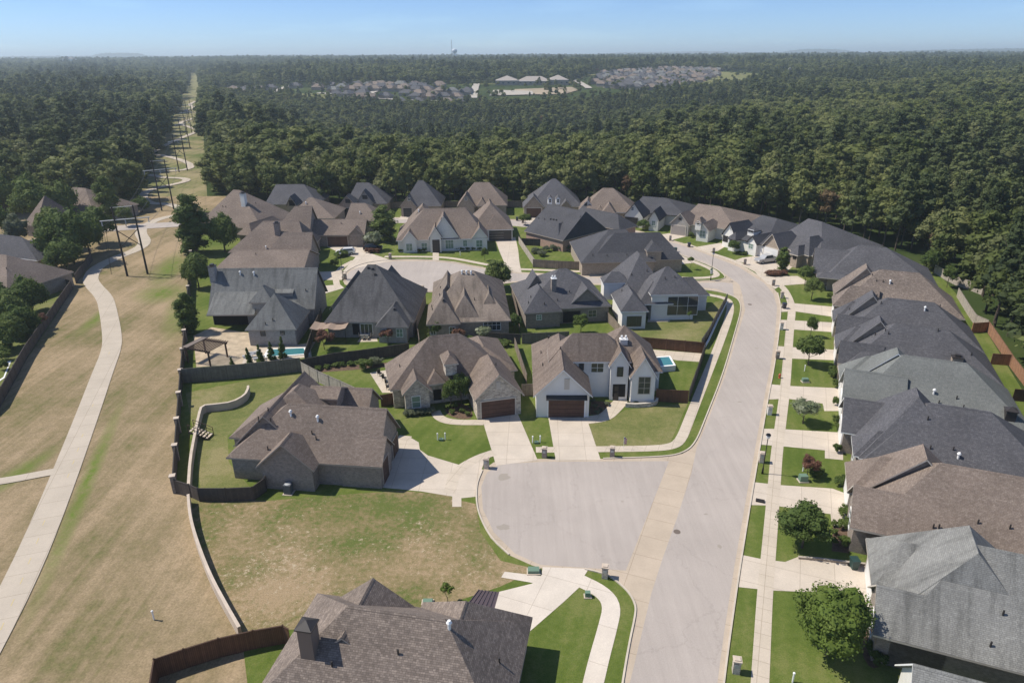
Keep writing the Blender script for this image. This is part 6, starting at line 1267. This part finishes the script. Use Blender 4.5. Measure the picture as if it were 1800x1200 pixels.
# manholes, drain, utility lids flush with the ground
def disc(name, x, y, r, z, mat, label, cat): p = G(x, y, z); b = MB(); b.lathe(Vector((p.x, p.y, z)), [(r, 0), (r*.98, .012)], 20); tag(b.build(name, mat, origin=p), label, cat)
M_iron = plain('cast_iron', (.14, .11, .09), .8)
disc('manhole_cover', 1190, 934, .36, .016, M_iron, 'round manhole cover at the edge of the main street', 'manhole cover'); disc('manhole_cover', 1318, 535, .4, .016, M_iron, 'manhole cover at the street bend', 'manhole cover'); disc('manhole_cover', 1384, 904, .18, .01, M_box, 'small meter lid in the bottom verge strip', 'meter lid')
p = G(1336, 881); b = MB(); b.box(p+Vector((0, 0, .1)), .9, .5, .16, -.38); tag(b.build('storm_drain', M_dark, origin=p), 'dark storm drain opening in the verge end', 'drain')
def patch(x, y, rx_, ry_, seed): rr = random.Random(seed); c = G(x, y, .0165); b = MB(); b.add([c+Vector((rx_*math.cos(a)*rr.uniform(.7, 1.2), ry_*math.sin(a)*rr.uniform(.7, 1.2), 0)) for a in [k*.52 for k in range(12)]], [tuple(range(12))]); tag(b.build('street_stain', plain('tar_stain', (.3, .265, .225), .9)), kind='structure')
patch(885, 926, .7, .5, 1); patch(886, 838, .7, .8, 2); patch(1241, 903, .25, .12, 3); patch(1300, 706, .35, .2, 4); patch(1265, 960, .2, .3, 5); patch(1094, 881, .16, .12, 6); patch(1330, 612, .3, .2, 7)
# flag on a short staff
p = G(1096, 789); root = empty('garden_flag', p, 'small striped flag on a short staff by the pavement', 'flag'); b = MB(); b.tube(p, p+Vector((0, 0, 1.75)), .02, n=6); b.build('staff', M_white, root)
M_flag, nt, bs = newmat('striped_flag'); uvn = surf_uv(nt); sxx = N(nt, 'ShaderNodeSeparateXYZ'); nt.links.new(N(nt, 'ShaderNodeNewGeometry').outputs['Position'], sxx.inputs[0]); w_ = mth(nt, 'FRACT', mth(nt, 'MULTIPLY', sxx.outputs[2], 7.0)); nt.links.new(ramp(nt, w_, [(.5, (.45, .04, .05)), (.51, (.7, .68, .65))], 'CONSTANT'), bs.inputs['Base Color'])
b = MB(); q = p+Vector((.02, 0, .75)); b.add([q, q+Vector((.3, -.05, -.12)), q+Vector((.34, -.03, .75)), q+Vector((0, 0, .95)), q+Vector((0, .02, 0)), q+Vector((.3, -.03, -.12)), q+Vector((.34, -.01, .75)), q+Vector((0, .02, .95))], [(0, 1, 2, 3), (7, 6, 5, 4), (0, 4, 5, 1), (1, 5, 6, 2), (2, 6, 7, 3), (3, 7, 4, 0)]); cl = b.build('cloth', M_flag, root)
b = MB(); b.box(p+Vector((.07, -.03, 1.58)), .13, .05, .2); b.build('canton', plain('flag_blue', (.03, .05, .2), .8), cl)
# condenser unit
p = G(508, 866); root = empty('air_conditioner', p, 'grey air conditioning unit on the grass against the brick gable', 'air conditioner'); b = MB(); b.box(p+Vector((0, 0, .04)), 1.1, 1.1, .08, -.1); b.build('base', M_wall, root); b = MB(); b.box(p+Vector((0, 0, .65)), .82, .82, 1.12, -.1); b.build('casing', plain('ac_grey', (.09, .10, .12), .5), root)
b = MB(); b.lathe(p+Vector((0, 0, 1.21)), [(.34, 0), (.34, .03), (.1, .06)], 16); b.build('fan_grille', M_steel, root)

# ------------------------------------------------------------------ vehicles
def car(x, y, rz, paint, label, kind='suv'):
    p = G(x, y); root = empty('parked_car' if kind != 'pickup' else 'pickup_truck', p, label, 'car' if kind != 'pickup' else 'pickup truck'); q = Matrix.Rotation(rz, 3, 'Z'); m_p = plain('car_paint', paint, .25, .2 if paint[0] > .3 else 0); 
    def ext(b, prof, w0, w1=None, zt=None):
        n = len(prof); vs = []
        for s_ in (-1, 1):
            for (a, z) in prof: ww = w0 if (zt is None or z < zt) else w1; vs.append(p+q @ Vector((a, s_*ww/2, z)))
        b.add(vs, [tuple(range(n-1, -1, -1)), tuple(range(n, 2*n))]+[(i, (i+1) % n, n+(i+1) % n, n+i) for i in range(n)])
    if kind == 'pickup':
        L_ = 5.7; b = MB(); ext(b, [(-2.85, .45), (2.8, .45), (2.85, .8), (2.75, 1.12), (1.3, 1.22), (-2.8, 1.22), (-2.85, .9)], 1.95); b.build('body', m_p, root)
        b = MB(); ext(b, [(-1.15, 1.2), (1.5, 1.2), (.75, 1.85), (-.95, 1.88)], 1.9, 1.55, 1.5); b.build('cab', m_p, root)
        b = MB(); ext(b, [(-2.7, 1.1), (-1.25, 1.1), (-1.25, 1.235), (-2.7, 1.235)], 1.6); b.build('cargo_bed', M_blk, root); gp = [(-1.0, 1.27), (1.28, 1.27), (.68, 1.76), (-.85, 1.79)]; ax_ = (-1.8, 1.8); wr = .4
    else:
        L_ = 4.7; b = MB(); ext(b, [(-2.35, .4), (2.3, .4), (2.35, .75), (2.2, .98), (1.1, 1.08), (-2.3, 1.12), (-2.38, .8)], 1.85); b.build('body', m_p, root)
        b = MB(); ext(b, [(-2.25, 1.08), (1.25, 1.06), (.4, 1.62), (-1.75, 1.66)], 1.8, 1.4, 1.4); b.build('cabin', m_p, root); gp = [(-2.0, 1.14), (1.02, 1.12), (.34, 1.53), (-1.62, 1.57)]; ax_ = (-1.45, 1.45); wr = .36
    b = MB(); ext(b, gp, 1.86 if kind != 'pickup' else 1.96, 1.5 if kind != 'pickup' else 1.66, 1.4); b.build('side_window', M_glass, root)
    f_ = 1.25 if kind != 'pickup' else 1.5; b = MB(); z0, z1, xa, xb = 1.12, 1.56, f_-.08, (.42 if kind != 'pickup' else .82); vs = [p+q @ Vector(v) for v in ((xa+.05, -.72, z0+.04), (xa+.05, .72, z0+.04), (xb+.06, .62, z1), (xb+.06, -.62, z1), (xa-.1, -.72, z0+.02), (xa-.1, .72, z0+.02), (xb-.1, .62, z1), (xb-.1, -.62, z1))]; b.add(vs, [(0, 1, 2, 3), (7, 6, 5, 4), (0, 4, 5, 1), (1, 5, 6, 2), (2, 6, 7, 3), (3, 7, 4, 0)]); b.build('windscreen', M_glass, root)
    for a in ax_:
        for s_ in (-1, 1):
            c = p+q @ Vector((a, s_*.86, wr)); d = q @ Vector((0, 1, 0)); b = MB(); b.tube(c-d*.12, c+d*.12, wr, n=16); w_ = b.build('wheel', M_blk, root); b = MB(); b.tube(c+d*s_*.11, c+d*s_*.135, wr*.55, n=12); b.build('rim', M_steel, w_)
    for s_ in (-1, 1):
        b = MB(); b.box(p+q @ Vector((L_/2-.02, s_*.7, .82)), .12, .32, .16, rz); b.build('headlight', M_globe, root); b = MB(); b.box(p+q @ Vector((-L_/2+.0, s_*.75, .95)), .1, .2, .24, rz); b.build('tail_light', plain('tail_red', (.4, .02, .02), .3), root)
car(608, 447, math.pi+.15, (.78, .78, .77), 'white crossover parked in front of the linked garages'); car(656, 440, .1, (.02, .022, .026), 'black car half hidden behind the white-blossomed tree'); car(1347, 461, math.pi+.35, (.42, .42, .42), 'silver pickup on the driveway of the white garage door', 'pickup'); car(610, 374.5, -1.6, (.3, .3, .32), 'grey car inside the open garage of the shuttered gable house')

# ------------------------------------------------------------------ gardens
M_wat = plain('pool_water', (.05, .19, .21), .08, spec=.6); M_tan = plain('canvas', (.27, .2, .15), .9); M_beam = plain('pergola_timber', (.07, .04, .028), .8)
def pool(px, label, deck=.35, raise_=.0, dmat=None):
    P = [G(x, y, raise_) for x, y in px]; c = sum(P, Vector())/len(P); root = empty('swimming_pool', Vector((c.x, c.y, 0)), label, 'pool'); n = len(P); b = MB(); I = [c+(p-c)*.82 for p in P]; up_ = Vector((0, 0, .03 if not raise_ else 0)); lo = Vector((0, 0, -raise_-.05))
    b.add([p+up_ for p in P]+[p+up_ for p in I]+[p+lo for p in P]+[p+Vector((0, 0, -.25)) for p in I], sum([[(i, (i+1) % n, n+(i+1) % n, n+i), (2*n+i, 2*n+(i+1) % n, (i+1) % n, i), (n+i, n+(i+1) % n, 3*n+(i+1) % n, 3*n+i)] for i in range(n)], [])); b.build('coping', dmat or M_white, root)
    b = MB(); b.add([p+Vector((0, 0, -.06)) for p in I]+[p+Vector((0, 0, -.24)) for p in I], [tuple(range(n)), tuple(range(2*n-1, n-1, -1))]); b.build('water', M_wat, root); return root
pool([(462, 628), (545, 622), (540, 610), (470, 613)], 'blue swimming pool behind the grey fence with cone evergreens', raise_=.13); pool([(1153, 645), (1188, 642), (1178, 625), (1150, 627)], 'raised square white spa pool right of the white house', raise_=.95)
pool([(-30, 690), (8, 664), (20, 634), (-10, 640)], 'small pool cut by the left frame edge behind the garden fence')
sheet('pool_deck', [(425, 640), (548, 627), (545, 606), (455, 612), (430, 626)], .008, M_walk); sheet('pool_deck', [(1135, 622), (1145, 614), (1234, 621), (1232, 636), (1190, 633)], .008, M_walk); sheet('patio', [(1138, 566), (1178, 565), (1172, 556), (1140, 556)], .03, M_walk); sheet('patio', [(628, 601), (664, 600), (662, 592), (634, 592)], .01, M_walk); sheet('garden_bed', [(1034, 728), (1062, 730), (1075, 706), (1040, 704)], .006, M_mulch); sheet('garden_bed', [(1102, 712), (1150, 712), (1154, 697), (1105, 700)], .006, M_dirt)
sheet('garden_bed', [(780, 718), (788, 730), (810, 737), (832, 735), (828, 715), (800, 705)], .006, M_mulch, 1); sheet('garden_bed', [(1508, 1100), (1515, 1150), (1530, 1175), (1550, 1170), (1540, 1110), (1530, 1095)], .022, M_mulch, 1); sheet('garden_bed', [(540, 656), (620, 650), (690, 644), (690, 636), (540, 648)], .006, M_mulch); sheet('garden_bed', [(1462, 968), (1492, 972), (1492, 926), (1464, 924)], .022, M_mulch); sheet('garden_bed', [(1346, 490), (1378, 492), (1380, 482), (1350, 480)], .023, M_mulch, 1)
# pergola
c = G(366, 632); root = empty('pergola', c, 'dark timber pergola leaning over the dirt yard by the fence', 'pergola'); q = Matrix.Rotation(-.35, 3, 'Z')
for sx_ in (-2.2, 2.2):
    for sy_ in (-1.9, 1.9): b = MB(); a = c+q @ Vector((sx_, sy_, 0)); b.box(a+Vector((0, 0, 1.2)), .2, .2, 2.4, -.35); b.build('post', M_beam, root)
for sy_ in (-1.9, 1.9): b = MB(); b.box(c+q @ Vector((0, sy_, 2.45)), 5.2, .15, .25, -.35); b.build('beam', M_beam, root)
for k in range(12): b = MB(); b.box(c+q @ Vector((-2.5+k*.455, 0, 2.66)), .1, 4.6, .14, -.35); b.build('rafter', M_beam, root)
b = MB(); b.add([c+q @ Vector(v) for v in ((-2.6, -2.2, 2.74), (-1.6, -2.2, 2.74), (-1.6, 2.2, 2.74), (-2.6, 2.2, 2.74), (-2.6, -2.2, 2.79), (-1.6, -2.2, 2.79), (-1.6, 2.2, 2.79), (-2.6, 2.2, 2.79))], [(3, 2, 1, 0), (4, 5, 6, 7), (0, 1, 5, 4), (1, 2, 6, 5), (2, 3, 7, 6), (3, 0, 4, 7)]); b.build('roof_panel', plain('shade_board', (.16, .13, .11), .9), root)
# shade canopy
c = G(583, 598); root = empty('shade_canopy', c, 'tan fabric shade canopy on four posts over the back patio', 'canopy'); b = MB(); vs = []; nx_ = 7
for i in range(nx_):
    for s_ in (-1, 1): vs.append(c+Vector((-3.0+6.0*i/(nx_-1), s_*1.7, 2.6+.18*math.cos(i*2.1)+.1)))
b.add(vs+[v-Vector((0, 0, .06)) for v in vs], [(2*i, 2*i+2, 2*i+3, 2*i+1) for i in range(nx_-1)]+[(2*nx_+2*i+1, 2*nx_+2*i+3, 2*nx_+2*i+2, 2*nx_+2*i) for i in range(nx_-1)]); b.build('fabric', M_tan, root)
for sx_ in (-2.9, 2.9):
    for sy_ in (-1.6, 1.6): b = MB(); b.tube(c+Vector((sx_, sy_, 0)), c+Vector((sx_, sy_, 2.6)), .05, n=8); b.build('post', M_dktrim, root)
def dining(x, y, label, m=M_steel):
    c = G(x, y); root = empty('patio_table', c, label, 'table'); b = MB(); b.box(c+Vector((0, 0, .73)), 1.6, .9, .05, .1); b.build('tabletop', m, root)
    for sx_ in (-.7, .7):
        for sy_ in (-.35, .35): b = MB(); b.tube(c+Vector((sx_, sy_, 0)), c+Vector((sx_, sy_, .71)), .03, n=6); b.build('leg', M_dktrim, root)
def chair(x, y, rz, m, label, group):
    c = G(x, y); root = empty('patio_chair', c, label, 'chair', group, rz=rz)
    for nm, b in (('seat', MB().box((0, 0, .42), .55, .55, .1)), ('backrest', MB().box((0, .26, .72), .55, .07, .55))):
        me = bpy.data.meshes.new(nm); me.from_pydata([tuple(v) for v in b.v], [], b.f); me.materials.append(m); o = bpy.data.objects.new(nm, me); col.objects.link(o); o.parent = root
    for sx_ in (-.24, .24):
        for sy_ in (-.24, .24):
            b = MB().tube((sx_, sy_, 0), (sx_, sy_, .4), .025, n=6); me = bpy.data.meshes.new('leg'); me.from_pydata([tuple(v) for v in b.v], [], b.f); me.materials.append(M_dktrim); o = bpy.data.objects.new('leg', me); col.objects.link(o); o.parent = root
M_cush = plain('patio_cushion', (.5, .45, .38), .9); dining(642, 594, 'pale patio table on the slab behind the charcoal roof', M_cush)
for x, y, a in ((634, 594, 1.6), (650, 594, -1.6), (638, 597, 3.1), (646, 597, 3.1)): chair(x, y, a, M_cush, 'pale chair round the patio table behind the charcoal roof', 'patio chairs behind the charcoal roof')
for x, y, a in ((668, 660, .8), (676, 668, 1.2), (681, 676, 1.5), (683, 684, 1.6)): chair(x, y, a, M_dktrim, 'dark chair on the side patio of the stone house', 'side patio chairs of the stone house')
for x, y, a in ((436, 628, .3), (446, 622, .3), (455, 632, .3)):
    c = G(x, y); root = empty('sun_lounger', c, 'grey sun lounger on the white pool deck', 'sun lounger', 'sun loungers on the pool deck'); b = MB(); b.box(c+Vector((-.2, 0, .3)), 1.3, .6, .1, a); b.build('seat', plain('lounger_grey', (.3, .31, .33), .8), root); b = MB(); b.box(c+Matrix.Rotation(a, 3, 'Z') @ Vector((.75, 0, .5)), .5, .6, .09, a, .9); b.build('backrest', plain('lounger_grey', (.3, .31, .33), .8), root)
    b = MB(); b.box(c+Vector((0, 0, .12)), 1.5, .5, .22, a, .9); b.build('frame', M_white, root)
# stair with railing over the retaining wall
c = G(357, 768); root = empty('garden_stair', c, 'small timber stair with railing crossing the tan retaining wall', 'stair'); q = Matrix.Rotation(-.12, 3, 'Z'); M_tr = plain('pale_tread', (.5, .42, .33), .9)
for k in range(6): b = MB(); b.box(c+q @ Vector((-1.2+k*.42, 0, 1.1-k*.17)), .3, 1.3, .08, -.12); b.build('tread', M_tr, root)
for s_ in (-.65, .65):
    b = MB(); P0, P1 = c+q @ Vector((-1.4, s_, 2.1)), c+q @ Vector((1.1, s_, 1.15)); b.tube(P0, P1, .04, n=6); b.tube(P0-Vector((0, 0, .45)), P1-Vector((0, 0, .45)), .03, n=6)
    for k in range(4): a = P0.lerp(P1, k/3); b.tube(Vector((a.x, a.y, .1)), a, .04, n=6)
    b.tube(P0-Vector((0, 0, 1.1)), P1-Vector((0, 0, 1.05)), .07, n=6); b.build('railing', M_beam, root)
# bronze awnings of the foreground house, with standing seams
h0 = HS[0]
def awning(pts, zf, zb_, label_mat):
    a, b_, c_, d_ = [G(x, y, z) for (x, y), z in zip(pts, (zf, zf, zb_, zb_))]; m = MB(); t_ = Vector((0, 0, .12)); m.add([a, b_, c_, d_, a-t_, b_-t_, c_-t_, d_-t_], [(3, 2, 1, 0), (4, 5, 6, 7), (0, 1, 5, 4), (1, 2, 6, 5), (2, 3, 7, 6), (3, 0, 4, 7)])
    for k in range(7):
        p0 = a.lerp(b_, k/6); p1 = d_.lerp(c_, k/6); m.tube(p0+Vector((0, 0, .04)), p1+Vector((0, 0, .04)), .04, n=4)
    o = m.build('metal_awning', M_bmetal, h0.root); return o
awning([(842, 1036), (877, 1040), (868, 1072), (822, 1062)], 2.7, 3.6, 0); awning([(716, 1071), (764, 1078), (764, 1090), (706, 1080)], 2.8, 3.4, 0)
# metal awning over the white house garage and window
a = W4.hit
def awn4(x0, x1, y0, y1, name='metal_awning'):
    B = W4.b[0] if x0 < 1000 else W4.b[3]; oh = B['oh']; a0, zt = W4.hit(B, 'f', x0, y0); a1, _ = W4.hit(B, 'f', x1, y0); pl = B['v0']+oh; m = MB(); zt = max(zt, 2.6)
    m.add([W4.w(a0, pl+.02, zt), W4.w(a1, pl+.02, zt), W4.w(a1, pl-.75, zt-.35), W4.w(a0, pl-.75, zt-.35), W4.w(a0, pl+.02, zt-.1), W4.w(a1, pl+.02, zt-.1), W4.w(a1, pl-.75, zt-.45), W4.w(a0, pl-.75, zt-.45)], [(0, 3, 2, 1), (4, 5, 6, 7), (0, 1, 5, 4), (1, 2, 6, 5), (2, 3, 7, 6), (3, 0, 4, 7)])
    m.build(name, M_metal, W4.root)
awn4(960, 1032, 694, 702)

# ------------------------------------------------------------------ the summer haze
b = MB(); b.box((0, 20000, 40), 70000, 42000, 160)
hz = b.build('haze', None); M_hz = bpy.data.materials.new('haze_air'); M_hz.use_nodes = True; nt = M_hz.node_tree; nt.nodes.remove(nt.nodes['Principled BSDF']); pv = nt.nodes.new('ShaderNodeVolumePrincipled'); pv.inputs['Color'].default_value = (.78, .91, 1.0, 1); pv.inputs['Density'].default_value = HAZE; pv.inputs['Anisotropy'].default_value = .2
nt.links.new(pv.outputs[0], nt.nodes['Material Output'].inputs['Volume']); hz.data.materials.append(M_hz); tag(hz, 'pale blue summer haze over the land', 'haze', kind='stuff')
